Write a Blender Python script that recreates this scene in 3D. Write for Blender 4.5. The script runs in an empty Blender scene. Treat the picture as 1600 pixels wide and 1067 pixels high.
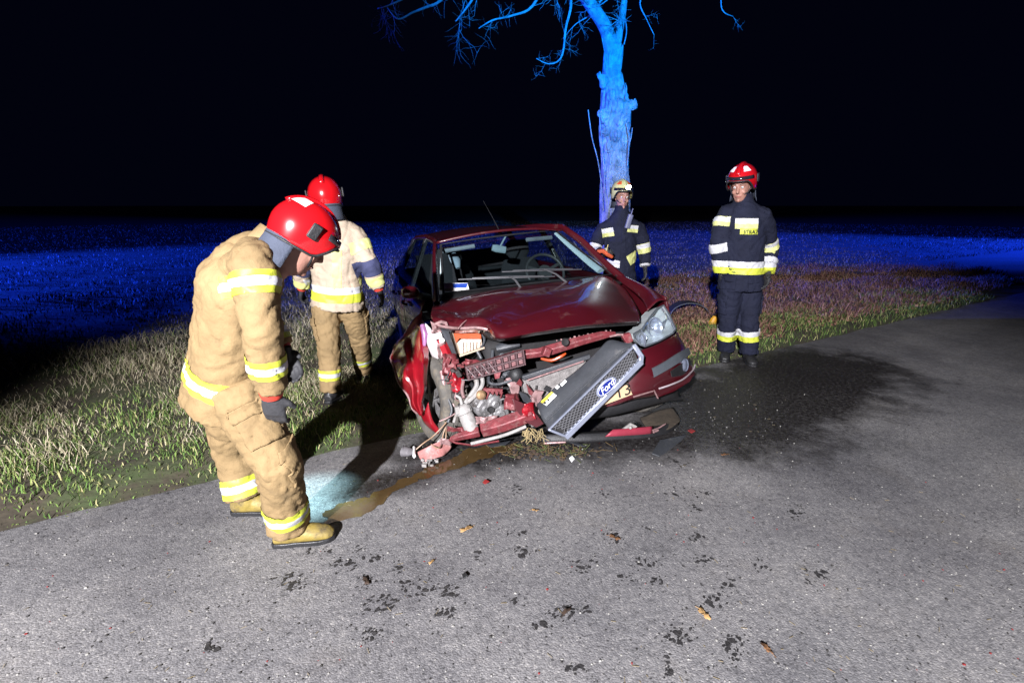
import bpy, bmesh, math, random
import numpy as np
from mathutils import Vector, Matrix, noise
random.seed(7); rng = np.random.default_rng(7)
S = bpy.context.scene
COL = S.collection
R = math.radians
# ------------------------------------------------------------------ camera
F, CX, CY, HC = 800.0, 800.0, 533.5, 1.67
PITCH = math.atan((533.5 - 320) / 800)
cd = bpy.data.cameras.new('camera'); cam = bpy.data.objects.new('camera', cd); COL.objects.link(cam)
cam.location = (0, 0, HC); cam.rotation_euler = (math.pi / 2 - PITCH, 0, 0)
cd.sensor_width = 36; cd.lens = 18.0; cd.clip_start = 0.05; cd.clip_end = 2000
S.camera = cam
# ------------------------------------------------------------------ night sky
w = bpy.data.worlds.new('World'); S.world = w; w.use_nodes = True
bg = w.node_tree.nodes['Background']; bg.inputs[0].default_value = (0.10, 0.14, 0.62, 1); bg.inputs[1].default_value = 0.006
S.view_settings.view_transform = 'Standard'; S.view_settings.look = 'None'
S.view_settings.exposure = 0; S.view_settings.gamma = 1
S.cycles.max_bounces = 6; S.cycles.transparent_max_bounces = 12
S.cycles.caustics_reflective = False; S.cycles.caustics_refractive = False
S.cycles.sample_clamp_indirect = 4


def spot(name, loc, aim, energy, color, size, blend, soft):
    l = bpy.data.lights.new(name, 'SPOT'); o = bpy.data.objects.new(name, l); COL.objects.link(o)
    l.energy = energy; l.color = color; l.spot_size = R(size); l.spot_blend = blend; l.shadow_soft_size = soft
    o.location = loc; o.rotation_euler = (Vector(aim) - Vector(loc)).to_track_quat('-Z', 'Y').to_euler()
    return o


# work floodlight of the fire engine behind the photographer, its blue beacon, and two added blue spots for the field
spot('floodlight', (-1.8, -4.5, 3.6), (-0.2, 2.3, 0.0), 10800, (0.97, 0.96, 1.0), 60, 0.5, 0.07)
spot('blue_spot', (2.6, -4.5, 3.3), (2.1, 11.0, 5.9), 85000, (0.002, 0.22, 1.0), 36, 0.95, 0.12)
spot('blue_spot', (40.0, 18.0, 4.6), (0.0, 26.0, 1.0), 230000, (0.006, 0.045, 1.0), 48, 0.8, 0.2)  # added unseen spot, gives the right of the field its blue light
spot('blue_spot', (-30.0, 6.0, 4.2), (2.0, 20.0, 1.0), 190000, (0.006, 0.045, 1.0), 50, 0.8, 0.2)  # added unseen spot, same for the left of the field

# ------------------------------------------------------------------ pixel -> place


def ray(px, py):
    dx = (px - CX) / F; dv = (CY - py) / F
    return Vector((dx, math.cos(PITCH) + dv * math.sin(PITCH), -math.sin(PITCH) + dv * math.cos(PITCH)))


def W(px, py, y):
    d = ray(px, py); t = y / d.y
    return Vector((0, 0, HC)) + d * t


def G(px, py, z=0.0):
    d = ray(px, py); t = (z - HC) / d.z
    return Vector((0, 0, HC)) + d * t


CAR_M = Matrix.Translation((0.342, 3.799, 0.064)) @ Matrix.Rotation(R(18.75), 4, 'Z') @ Matrix.Rotation(R(-4.25), 4, 'Y') @ Matrix.Rotation(R(-2.66), 4, 'X')
CAR_I = CAR_M.inverted()


def C(px, py, y=None, x=None, z=None):
    o = CAR_I @ Vector((0, 0, HC)); d = (CAR_I.to_3x3() @ ray(px, py))
    if y is not None: t = (y - o.y) / d.y
    elif x is not None: t = (x - o.x) / d.x
    else: t = (z - o.z) / d.z
    return o + d * t


# ------------------------------------------------------------------ materials
MATS = {}


def mat(name, col, rough=0.5, metal=0.0, var=0.25, scale=8.0, bump=0.0, bscale=60.0, coat=0.0, spec=0.5, sheen=0.0, dirt=None, dirt_amt=0.0, dirt_scale=5.0):
    if name in MATS: return MATS[name]
    m = bpy.data.materials.new(name); m.use_nodes = True; MATS[name] = m
    nt = m.node_tree; N = nt.nodes; L = nt.links; p = N['Principled BSDF']
    tc = N.new('ShaderNodeTexCoord')
    nz = N.new('ShaderNodeTexNoise'); nz.inputs['Scale'].default_value = scale; nz.inputs['Detail'].default_value = 6; nz.inputs['Roughness'].default_value = 0.65
    L.new(tc.outputs['Object'], nz.inputs['Vector'])
    mr = N.new('ShaderNodeMapRange'); mr.inputs[1].default_value = 0.3; mr.inputs[2].default_value = 0.7
    mr.inputs[3].default_value = 1 - var; mr.inputs[4].default_value = 1 + var * 0.6
    L.new(nz.outputs['Fac'], mr.inputs[0])
    mul = N.new('ShaderNodeMix'); mul.data_type = 'RGBA'; mul.blend_type = 'MULTIPLY'; mul.inputs[0].default_value = 1
    mul.inputs[6].default_value = (*col, 1)
    L.new(mr.outputs[0], mul.inputs[7])
    out = mul.outputs[2]
    if dirt:
        n2 = N.new('ShaderNodeTexNoise'); n2.inputs['Scale'].default_value = dirt_scale; n2.inputs['Detail'].default_value = 9; n2.inputs['Roughness'].default_value = 0.7
        L.new(tc.outputs['Object'], n2.inputs['Vector'])
        r2 = N.new('ShaderNodeMapRange'); r2.inputs[1].default_value = 0.62 - dirt_amt * 0.3; r2.inputs[2].default_value = 0.85 - dirt_amt * 0.3
        L.new(n2.outputs['Fac'], r2.inputs[0])
        mx = N.new('ShaderNodeMix'); mx.data_type = 'RGBA'; L.new(r2.outputs[0], mx.inputs[0]); L.new(out, mx.inputs[6]); mx.inputs[7].default_value = (*dirt, 1)
        out = mx.outputs[2]
        ra = N.new('ShaderNodeMapRange'); ra.inputs[3].default_value = rough; ra.inputs[4].default_value = 0.85
        L.new(r2.outputs[0], ra.inputs[0]); L.new(ra.outputs[0], p.inputs['Roughness'])
    else:
        p.inputs['Roughness'].default_value = rough
    L.new(out, p.inputs['Base Color'])
    p.inputs['Metallic'].default_value = metal
    p.inputs['Specular IOR Level'].default_value = spec
    if coat: p.inputs['Coat Weight'].default_value = coat; p.inputs['Coat Roughness'].default_value = 0.04
    if sheen: p.inputs['Sheen Weight'].default_value = sheen
    if bump:
        nb = N.new('ShaderNodeTexNoise'); nb.inputs['Scale'].default_value = bscale; nb.inputs['Detail'].default_value = 4
        L.new(tc.outputs['Object'], nb.inputs['Vector'])
        b = N.new('ShaderNodeBump'); b.inputs['Strength'].default_value = bump; b.inputs['Distance'].default_value = 0.01
        L.new(nb.outputs['Fac'], b.inputs['Height']); L.new(b.outputs[0], p.inputs['Normal'])
    return m


def glass(name, tint=(0.75, 0.85, 0.85), refl=1.0, rough=0.02):
    if name in MATS: return MATS[name]
    m = bpy.data.materials.new(name); m.use_nodes = True; MATS[name] = m
    nt = m.node_tree; N = nt.nodes; L = nt.links; N.remove(N['Principled BSDF'])
    t = N.new('ShaderNodeBsdfTransparent'); t.inputs[0].default_value = (*tint, 1)
    g = N.new('ShaderNodeBsdfGlossy'); g.inputs['Roughness'].default_value = rough; g.inputs[0].default_value = (refl, refl, refl, 1)
    lw = N.new('ShaderNodeLayerWeight'); lw.inputs[0].default_value = 0.5
    pw = N.new('ShaderNodeMath'); pw.operation = 'POWER'; L.new(lw.outputs['Facing'], pw.inputs[0]); pw.inputs[1].default_value = 4.0
    fr = N.new('ShaderNodeMath'); fr.operation = 'MULTIPLY_ADD'; L.new(pw.outputs[0], fr.inputs[0]); fr.inputs[1].default_value = 0.85; fr.inputs[2].default_value = 0.045
    mx = N.new('ShaderNodeMixShader'); L.new(fr.outputs[0], mx.inputs[0]); L.new(t.outputs[0], mx.inputs[1]); L.new(g.outputs[0], mx.inputs[2])
    L.new(mx.outputs[0], N['Material Output'].inputs[0])
    return m


def emis(name, col, st):
    if name in MATS: return MATS[name]
    m = bpy.data.materials.new(name); m.use_nodes = True; MATS[name] = m
    p = m.node_tree.nodes['Principled BSDF']; p.inputs['Emission Color'].default_value = (*col, 1); p.inputs['Emission Strength'].default_value = st
    return m


PAINT = mat('red_paint', (0.054, 0.0022, 0.006), 0.42, 0.0, 0.12, 3, 0.0, coat=0.9, dirt=(0.13, 0.06, 0.055), dirt_amt=0.10, dirt_scale=7)
PAINTX = mat('red_paint_creased', (0.24, 0.005, 0.012), 0.35, 0.0, 0.2, 5, 0.25, 9, coat=0.8, dirt=(0.25, 0.10, 0.09), dirt_amt=0.1, dirt_scale=9)
PRIMER = mat('scuffed_red_metal', (0.16, 0.028, 0.034), 0.5, 0.15, 0.5, 14, 0.4, 40, dirt=(0.20, 0.115, 0.105), dirt_amt=0.35, dirt_scale=16)
PALE = mat('scraped_pale_metal', (0.30, 0.18, 0.18), 0.5, 0.2, 0.5, 18, 0.4, 40, dirt=(0.10, 0.05, 0.045), dirt_amt=0.4, dirt_scale=20)
BLACKP = mat('black_plastic', (0.018, 0.018, 0.020), 0.55, 0, 0.4, 12, 0.3, 120)
GREYP = mat('grey_plastic', (0.040, 0.043, 0.050), 0.45, 0, 0.25, 10, 0.25, 160, dirt=(0.085, 0.08, 0.078), dirt_amt=0.2, dirt_scale=12)
TRIM = mat('grey_bumper_trim', (0.075, 0.085, 0.10), 0.5, 0, 0.2, 10, 0.2, 160)
ALU = mat('cast_aluminium', (0.27, 0.265, 0.27), 0.48, 0.5, 0.45, 20, 0.5, 70, dirt=(0.05, 0.04, 0.035), dirt_amt=0.6, dirt_scale=18)
PGREY = mat('pale_grey_plastic', (0.30, 0.285, 0.275), 0.55, 0, 0.35, 14, 0.4, 50, dirt=(0.09, 0.07, 0.055), dirt_amt=0.4, dirt_scale=14)
CHROME = mat('chrome', (0.34, 0.37, 0.47), 0.26, 0.6, 0.15, 20, 0.05, 60)
RUBBER = mat('dusty_rubber', (0.10, 0.092, 0.082), 0.9, 0, 0.45, 9, 0.5, 60, dirt=(0.19, 0.155, 0.11), dirt_amt=0.45, dirt_scale=11)
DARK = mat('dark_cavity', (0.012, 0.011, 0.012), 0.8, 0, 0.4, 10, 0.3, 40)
CREAM = mat('cream_housing', (0.42, 0.32, 0.24), 0.5, 0, 0.25, 9, 0.2, 40)
ORANGE = mat('orange_lens', (0.36, 0.055, 0.012), 0.3, 0, 0.2, 9, 0.1, 40)
GLASSW = glass('windscreen_glass', (0.56, 0.65, 0.67))
GLASSL = glass('lamp_glass', (0.92, 0.96, 0.98), 1.0, 0.03)
_n = GLASSL.node_tree.nodes; _l = GLASSL.node_tree.links; _d = _n.new('ShaderNodeBsdfDiffuse'); _d.inputs[0].default_value = (0.6, 0.66, 0.68, 1); _m = _n.new('ShaderNodeMixShader'); _s = _n['Material Output'].inputs[0].links[0].from_socket
_z = _n.new('ShaderNodeTexNoise'); _z.inputs['Scale'].default_value = 6; _r = _n.new('ShaderNodeMapRange'); _r.inputs[1].default_value = .35; _r.inputs[2].default_value = .7; _r.inputs[3].default_value = .04; _r.inputs[4].default_value = .16
_l.new(_z.outputs['Fac'], _r.inputs[0]); _l.new(_r.outputs[0], _m.inputs[0]); _l.new(_s, _m.inputs[1]); _l.new(_d.outputs[0], _m.inputs[2]); _l.new(_m.outputs[0], _n['Material Output'].inputs[0])
PLATE = mat('plate_reflective', (0.50, 0.34, 0.21), 0.4, 0, 0.1, 8)
BLUEB = mat('badge_blue', (0.008, 0.02, 0.20), 0.2, 0.2, 0.1, 8, coat=1)
WHITEM = mat('white_print', (0.8, 0.8, 0.8), 0.5, 0, 0.05)
BLACKM = mat('black_print', (0.012, 0.012, 0.012), 0.6, 0, 0.05)
YELLOWM = mat('yellow_print', (0.75, 0.62, 0.06), 0.5, 0, 0.05)
UPH = mat('seat_fabric', (0.016, 0.016, 0.019), 0.9, 0, 0.3, 30, 0.3, 200)
PTRIM = mat('pale_pillar_trim', (0.58, 0.68, 0.72), 0.7, 0, 0.08, 8)

# ------------------------------------------------------------------ mesh helpers


class MB:
    def __init__(s): s.v = []; s.f = []; s.m = []

    def add(s, vs, fs, mi=0):
        n = len(s.v); s.v += [Vector(v) for v in vs]
        for f in fs: s.f.append([n + i for i in f]); s.m.append(mi)
        return s

    def box(s, c, size, rot=None, mi=0):
        c = Vector(c); sx, sy, sz = [a / 2 for a in size]; vs = []
        for x, y, z in ((-1, -1, -1), (1, -1, -1), (1, 1, -1), (-1, 1, -1), (-1, -1, 1), (1, -1, 1), (1, 1, 1), (-1, 1, 1)):
            q = Vector((x * sx, y * sy, z * sz)); q = rot @ q if rot else q; vs.append(c + q)
        return s.add(vs, [(0, 3, 2, 1), (4, 5, 6, 7), (0, 1, 5, 4), (1, 2, 6, 5), (2, 3, 7, 6), (3, 0, 4, 7)], mi)

    def bar(s, p, q, w, h, up=(0, 0, 1), mi=0):
        p = Vector(p); q = Vector(q); t = (q - p).normalized(); a = t.cross(Vector(up)).normalized(); b = a.cross(t)
        vs = []
        for e in (p, q):
            for i, j in ((-1, -1), (1, -1), (1, 1), (-1, 1)): vs.append(e + a * i * w / 2 + b * j * h / 2)
        return s.add(vs, [(0, 1, 2, 3), (7, 6, 5, 4), (0, 4, 5, 1), (1, 5, 6, 2), (2, 6, 7, 3), (3, 7, 4, 0)], mi)

    def loft(s, pts, rad, n=12, side=None, cap=True, mi=0):
        pts = [Vector(p) for p in pts]; k = len(pts)
        rad = [(r if isinstance(r, (tuple, list)) else (r, r)) for r in (rad if isinstance(rad, (list, tuple)) and len(rad) == k else [rad] * k)]
        rings = []; prev = Vector(side) if side else None
        for i in range(k):
            t = (pts[min(i + 1, k - 1)] - pts[max(i - 1, 0)])
            t = t.normalized() if t.length > 1e-9 else Vector((0, 0, 1))
            if prev is None:
                prev = Vector((1, 0, 0)) if abs(t.x) < 0.9 else Vector((0, 1, 0))
            sd = (prev - t * prev.dot(t))
            if sd.length < 1e-4: sd = t.orthogonal()
            sd.normalize(); b = t.cross(sd); prev = sd
            rings.append([pts[i] + sd * math.cos(2 * math.pi * j / n) * rad[i][0] + b * math.sin(2 * math.pi * j / n) * rad[i][1] for j in range(n)])
        base = len(s.v)
        for r_ in rings: s.v += r_
        for i in range(k - 1):
            for j in range(n):
                a = base + i * n; b2 = base + (i + 1) * n
                s.f.append([a + j, a + (j + 1) % n, b2 + (j + 1) % n, b2 + j]); s.m.append(mi)
        if cap:
            s.f.append([base + j for j in range(n)][::-1]); s.m.append(mi)
            s.f.append([base + (k - 1) * n + j for j in range(n)]); s.m.append(mi)
        return s

    def tube(s, pts, r, n=7, mi=0, cap=True, sm=0):
        if sm: pts = curve(pts, sm); r = r if not isinstance(r, list) else list(np.interp(np.linspace(0, 1, len(pts)), np.linspace(0, 1, len(r)), r))
        return s.loft(pts, r, n, None, cap, mi)

    def lathe(s, c, axis, prof, n=24, mi=0, side=None):
        c = Vector(c); axis = Vector(axis).normalized(); a = (Vector(side) if side else axis.orthogonal()).normalized(); b = axis.cross(a)
        base = len(s.v); k = len(prof)
        for r_, h in prof:
            for j in range(n):
                t = 2 * math.pi * j / n; s.v.append(c + axis * h + (a * math.cos(t) + b * math.sin(t)) * r_)
        for i in range(k - 1):
            for j in range(n):
                s.f.append([base + i * n + j, base + i * n + (j + 1) % n, base + (i + 1) * n + (j + 1) % n, base + (i + 1) * n + j]); s.m.append(mi)
        return s

    def grid(s, rows, mi=0, flip=False):
        base = len(s.v); nr = len(rows); nc = len(rows[0])
        for r_ in rows: s.v += [Vector(p) for p in r_]
        for i in range(nr - 1):
            for j in range(nc - 1):
                q = [base + i * nc + j, base + i * nc + j + 1, base + (i + 1) * nc + j + 1, base + (i + 1) * nc + j]
                s.f.append(q[::-1] if flip else q); s.m.append(mi)
        return s

    def prism(s, poly, off, mi=0):
        n = len(poly); poly = [Vector(p) for p in poly]; off = Vector(off)
        return s.add(poly + [p + off for p in poly], [list(range(n)), [n + i for i in range(n)][::-1]] + [[i, n + i, n + (i + 1) % n, (i + 1) % n] for i in range(n)], mi)

    def ball(s, c, r, n=10, mi=0, sc=(1, 1, 1), rot=None):
        c = Vector(c); k = n // 2 + 1; base = len(s.v)
        for i in range(k + 1):
            t = math.pi * i / k
            for j in range(n):
                q = Vector((math.sin(t) * math.cos(2 * math.pi * j / n) * sc[0], math.sin(t) * math.sin(2 * math.pi * j / n) * sc[1], math.cos(t) * sc[2])) * r
                s.v.append(c + (rot @ q if rot else q))
        for i in range(k):
            for j in range(n):
                s.f.append([base + i * n + j, base + (i + 1) * n + j, base + (i + 1) * n + (j + 1) % n, base + i * n + (j + 1) % n]); s.m.append(mi)
        return s

    def mesh(s, name):
        me = bpy.data.meshes.new(name); me.from_pydata([tuple(v) for v in s.v], [], s.f); me.update(); return me

    def build(s, name, mats, parent=None, smooth=True, bevel=0, solid=0, sub=0, org=None, fixn=True, angle=40):
        if org is not None: s.v = [v - Vector(org) for v in s.v]
        me = s.mesh(name)
        for m in (mats if isinstance(mats, (list, tuple)) else [mats]): me.materials.append(m)
        for p, mi in zip(me.polygons, s.m): p.material_index = mi
        if fixn:
            bm = bmesh.new(); bm.from_mesh(me); bmesh.ops.remove_doubles(bm, verts=bm.verts, dist=1e-6); bmesh.ops.recalc_face_normals(bm, faces=bm.faces); bm.to_mesh(me); bm.free()
        return finish(name, me, parent, smooth, bevel, solid, sub, angle)


def finish(name, me, parent=None, smooth=True, bevel=0, solid=0, sub=0, angle=40):
    if smooth:
        me.shade_smooth()
        if angle < 180 and not sub:
            try: me.set_sharp_from_angle(angle=R(angle))
            except Exception: pass
    o = bpy.data.objects.new(name, me); COL.objects.link(o)
    if parent: o.parent = parent
    if solid: q = o.modifiers.new('solid', 'SOLIDIFY'); q.thickness = solid; q.offset = -1
    if bevel: q = o.modifiers.new('bevel', 'BEVEL'); q.width = bevel; q.segments = 2; q.limit_method = 'ANGLE'
    if sub: q = o.modifiers.new('sub', 'SUBSURF'); q.levels = sub; q.render_levels = sub
    return o


def curve(pts, k=6):
    P = [Vector(p) for p in pts]; out = []
    for i in range(len(P) - 1):
        p0 = P[max(i - 1, 0)]; p1 = P[i]; p2 = P[i + 1]; p3 = P[min(i + 2, len(P) - 1)]
        for j in range(k):
            t = j / k
            out.append(0.5 * ((2 * p1) + (p2 - p0) * t + (2 * p0 - 5 * p1 + 4 * p2 - p3) * t * t + (3 * p1 - p0 - 3 * p2 + p3) * t ** 3))
    out.append(P[-1]); return out


def patch(rows, ku=5, kv=5):
    r1 = [curve(r_, ku) for r_ in rows]
    cols = [curve([r1[i][j] for i in range(len(r1))], kv) for j in range(len(r1[0]))]
    return [[cols[j][i] for j in range(len(cols))] for i in range(len(cols[0]))]


def tag(o, label, cat=None, group=None, kind=None):
    if label: o['label'] = label
    if cat: o['category'] = cat
    if group: o['group'] = group
    if kind: o['kind'] = kind
    return o


def empty(name, loc=(0, 0, 0), M=None):
    o = bpy.data.objects.new(name, None); COL.objects.link(o); o.empty_display_size = 0.2
    if M is not None: o.matrix_world = M
    else: o.location = loc
    return o


def text(name, body, mt, parent, loc, rot, size, ext=0.001, shear=0.0, align='CENTER'):
    c = bpy.data.curves.new(name, 'FONT'); c.body = body; c.size = size; c.extrude = ext; c.align_x = align; c.align_y = 'CENTER'; c.shear = shear; c.resolution_u = 3
    o = bpy.data.objects.new(name, c); COL.objects.link(o)
    dg = bpy.context.evaluated_depsgraph_get(); me = bpy.data.meshes.new_from_object(o.evaluated_get(dg)); bpy.data.objects.remove(o)
    me.materials.clear(); me.materials.append(mt)
    o = bpy.data.objects.new(name, me); COL.objects.link(o)
    if parent: o.parent = parent
    o.matrix_local = Matrix.Translation(loc) @ rot.to_4x4()
    return o


def basis(x, y):
    """rotation with columns x, y, x cross y (orthonormalised)"""
    x = Vector(x).normalized(); y = Vector(y); y = (y - x * y.dot(x)).normalized(); z = x.cross(y)
    return Matrix((x, y, z)).transposed()

# ------------------------------------------------------------------ ground
EDGE = np.array([-1.41, 3.18]); ED = np.array([0.859, 0.512]); EN = np.array([-0.512, 0.859])


def sd(x, y): return (x - EDGE[0]) * EN[0] + (y - EDGE[1]) * EN[1]


def sm(a, b, v): t = np.clip((v - a) / (b - a), 0, 1); return t * t * (3 - 2 * t)


def bumps(x, y):
    return (np.sin(x * 3.1 + y * 1.3) * np.sin(y * 2.7 - x * 0.7) * 0.02 + np.sin(x * 7.3 + 1) * np.sin(y * 6.1 + 2) * 0.010
            + np.sin(x * 13.1 + y * 5) * np.sin(y * 11.7 - x * 3) * 0.006)


def gz(x, y):
    x = np.asarray(x, float); y = np.asarray(y, float); s = sd(x, y)
    z = -0.022 + sm(0.0, 0.35, s) * 0.045
    z = z - 0.13 * np.exp(-((s - 2.3) / 0.9) ** 2) * (1 - sm(0.8, 2.2, x))
    z = z + bumps(x, y) * sm(0.05, 0.8, s) + sm(5, 9, s) * (0.05 * np.sin(s * 4.2) * np.sin(x * 0.3 + 1) - 0.03)
    z = np.where(s < -6.6, -0.022 + sm(-6.6, -7.2, s) * 0.03, z)
    return z


def graded(a, b, c, fine, far):
    out = list(np.arange(a, b, fine)); v = b; st = fine
    while v < far: out.append(v); st *= 1.18; v += st
    lo = []; v = a - fine; st = fine
    while v > c: lo.append(v); st *= 1.18; v -= st
    return np.array(sorted(lo) + out)


gx = graded(-5, 6, -600, 0.11, 600); gy = graded(-1, 14, -300, 0.11, 900)
XX, YY = np.meshgrid(gx, gy); ZZ = gz(XX, YY)
vs = np.stack([XX, YY, ZZ], -1).reshape(-1, 3); nx = len(gx); ny = len(gy)
ii, jj = np.meshgrid(np.arange(ny - 1), np.arange(nx - 1), indexing='ij'); a = (ii * nx + jj).ravel()
fs = np.stack([a, a + 1, a + nx + 1, a + nx], 1)


def np_mesh(name, vs, fs):
    me = bpy.data.meshes.new(name); k = fs.shape[1]
    me.vertices.add(len(vs)); me.vertices.foreach_set('co', np.ascontiguousarray(vs, dtype=np.float32).ravel())
    me.loops.add(fs.size); me.loops.foreach_set('vertex_index', np.ascontiguousarray(fs, dtype=np.int32).ravel())
    me.polygons.add(len(fs)); me.polygons.foreach_set('loop_start', np.arange(0, fs.size, k, dtype=np.int32))
    me.update(calc_edges=True); me.validate(); return me


SOIL = mat('soil_and_thatch', (0.060, 0.048, 0.032), 0.95, 0, 0.6, 3.0, 0.9, 22, dirt=(0.06, 0.085, 0.03), dirt_amt=0.6, dirt_scale=2.2)
me = np_mesh('ground', vs, fs); me.materials.append(SOIL); gr = finish('ground', me, angle=180); tag(gr, None, kind='structure')


# asphalt with aggregate, patches, stains and painted car shade
def asphalt():
    m = bpy.data.materials.new('asphalt'); m.use_nodes = True; nt = m.node_tree; N = nt.nodes; L = nt.links; p = N['Principled BSDF']
    tc = N.new('ShaderNodeTexCoord')

    def nz(sc, det, ro=0.6):
        n = N.new('ShaderNodeTexNoise'); n.inputs['Scale'].default_value = sc; n.inputs['Detail'].default_value = det; n.inputs['Roughness'].default_value = ro
        L.new(tc.outputs['Object'], n.inputs['Vector']); return n.outputs['Fac']

    def ramp(src, pts):
        r = N.new('ShaderNodeValToRGB'); e = r.color_ramp.elements
        while len(e) < len(pts): e.new(0.5)
        for q, (pos, c) in zip(e, pts): q.position = pos; q.color = (*c, 1) if len(c) == 3 else c
        L.new(src, r.inputs[0]); return r.outputs[0]

    def mix(mode, fac, a, b):
        x = N.new('ShaderNodeMix'); x.data_type = 'RGBA'; x.blend_type = mode
        if isinstance(fac, float): x.inputs[0].default_value = fac
        else: L.new(fac, x.inputs[0])
        L.new(a, x.inputs[6]); L.new(b, x.inputs[7]); return x.outputs[2]
    vo = N.new('ShaderNodeTexVoronoi'); vo.inputs['Scale'].default_value = 150; vo.inputs['Randomness'].default_value = 1
    L.new(tc.outputs['Object'], vo.inputs['Vector'])
    sep = N.new('ShaderNodeSeparateColor'); L.new(vo.outputs['Color'], sep.inputs[0])
    stones = ramp(sep.outputs[0], [(0.0, (0.135, 0.133, 0.138)), (0.45, (0.168, 0.165, 0.170)), (0.8, (0.20, 0.196, 0.20)), (0.96, (0.25, 0.245, 0.243)), (1.0, (0.32, 0.31, 0.30))])
    large = ramp(nz(1.1, 5), [(0.3, (0.72, 0.72, 0.74)), (0.7, (1.12, 1.1, 1.08))])
    fine = ramp(nz(26, 6, 0.75), [(0.33, (0.62, 0.62, 0.63)), (0.5, (1, 1, 1)), (0.7, (1.18, 1.17, 1.15))])
    c = mix('MULTIPLY', 1.0, stones, large); c = mix('MULTIPLY', 1.0, c, fine)
    # little dark tar pits
    pit = ramp(nz(48, 3, 0.5), [(0.62, (1, 1, 1)), (0.70, (0.30, 0.30, 0.30))]); c = mix('MULTIPLY', 1.0, c, pit)
    # straw and sand drifted over it
    dust = ramp(nz(2.3, 8, 0.7), [(0.55, (0, 0, 0)), (0.8, (0.35, 0.35, 0.35))])
    du = N.new('ShaderNodeRGB'); du.outputs[0].default_value = (0.17, 0.15, 0.125, 1); c = mix('MIX', dust, c, du.outputs[0])
    # long polished wheel tracks along the road and hairline cracks
    mp = N.new('ShaderNodeMapping'); mp.inputs['Rotation'].default_value = (0, 0, -math.atan2(0.512, 0.859)); L.new(tc.outputs['Object'], mp.inputs[0])
    mp2 = N.new('ShaderNodeMapping'); mp2.inputs['Scale'].default_value = (0.12, 1.5, 1); L.new(mp.outputs[0], mp2.inputs[0])
    n3 = N.new('ShaderNodeTexNoise'); n3.inputs['Scale'].default_value = 1.0; n3.inputs['Detail'].default_value = 4; L.new(mp2.outputs[0], n3.inputs['Vector'])
    c = mix('MULTIPLY', 1.0, c, ramp(n3.outputs['Fac'], [(0.32, (0.84, 0.84, 0.86)), (0.65, (1.12, 1.11, 1.10))]))
    wv = N.new('ShaderNodeTexNoise'); wv.inputs['Scale'].default_value = 3.5; wv.inputs['Detail'].default_value = 5; L.new(tc.outputs['Object'], wv.inputs['Vector'])
    av = N.new('ShaderNodeMix'); av.data_type = 'RGBA'; av.blend_type = 'ADD'; av.inputs[0].default_value = 0.35; L.new(tc.outputs['Object'], av.inputs[6]); L.new(wv.outputs['Color'], av.inputs[7])
    v2 = N.new('ShaderNodeTexVoronoi'); v2.feature = 'DISTANCE_TO_EDGE'; v2.inputs['Scale'].default_value = 0.75; L.new(av.outputs[2], v2.inputs['Vector'])
    c = mix('MULTIPLY', 1.0, c, ramp(v2.outputs['Distance'], [(0.0, (0.80, 0.80, 0.80)), (0.004, (1, 1, 1))]))
    c = mix('MULTIPLY', 1.0, c, ramp(nz(0.55, 7, 0.7), [(0.34, (0.80, 0.79, 0.80)), (0.5, (1, 1, 1))]))
    # spilled fluid and painted car shade as dark colour: soft-edged capsules broken by noise
    def vm(op, a_, b_):
        v = N.new('ShaderNodeVectorMath'); v.operation = op
        for k_, s_ in enumerate((a_, b_)):
            if s_ is None: continue
            if isinstance(s_, tuple): v.inputs[k_].default_value = s_
            else: L.new(s_, v.inputs[k_])
        return v

    def mt_(op, a_, b_=None, clamp=False):
        v = N.new('ShaderNodeMath'); v.operation = op; v.use_clamp = clamp
        for k_, s_ in enumerate((a_, b_)):
            if s_ is None: continue
            if isinstance(s_, float): v.inputs[k_].default_value = s_
            else: L.new(s_, v.inputs[k_])
        return v.outputs[0]
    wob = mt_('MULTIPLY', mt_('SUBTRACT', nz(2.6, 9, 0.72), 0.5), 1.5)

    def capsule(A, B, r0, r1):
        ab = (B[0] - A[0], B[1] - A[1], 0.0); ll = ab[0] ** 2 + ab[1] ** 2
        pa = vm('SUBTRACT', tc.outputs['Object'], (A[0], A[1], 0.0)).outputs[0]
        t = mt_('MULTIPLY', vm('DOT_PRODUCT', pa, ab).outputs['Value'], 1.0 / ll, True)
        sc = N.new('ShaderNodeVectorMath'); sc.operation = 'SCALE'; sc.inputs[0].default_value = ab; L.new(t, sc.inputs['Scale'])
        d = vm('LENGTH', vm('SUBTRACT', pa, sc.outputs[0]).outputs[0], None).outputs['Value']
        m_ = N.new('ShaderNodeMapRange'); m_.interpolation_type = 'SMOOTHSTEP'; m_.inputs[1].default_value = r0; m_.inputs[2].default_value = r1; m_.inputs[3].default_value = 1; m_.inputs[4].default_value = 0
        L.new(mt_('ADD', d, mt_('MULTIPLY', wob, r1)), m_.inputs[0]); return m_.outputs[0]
    caps = [capsule((-0.5, 3.3), (1.2, 3.55), 0.12, 0.50), capsule((1.75, 3.95), (3.3, 5.2), 0.45, 1.15), capsule((-0.95, 2.75), (-0.3, 3.2), 0.02, 0.24)]  # first also darkens shade under the front; second paints the car's shadow
    wet = caps[0]  # fluid and painted shade share this mask
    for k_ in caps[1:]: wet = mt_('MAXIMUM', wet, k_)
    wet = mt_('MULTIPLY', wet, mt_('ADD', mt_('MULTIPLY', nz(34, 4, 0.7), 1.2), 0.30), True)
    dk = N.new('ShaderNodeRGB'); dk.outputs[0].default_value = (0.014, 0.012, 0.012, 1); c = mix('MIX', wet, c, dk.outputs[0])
    L.new(c, p.inputs['Base Color'])
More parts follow.
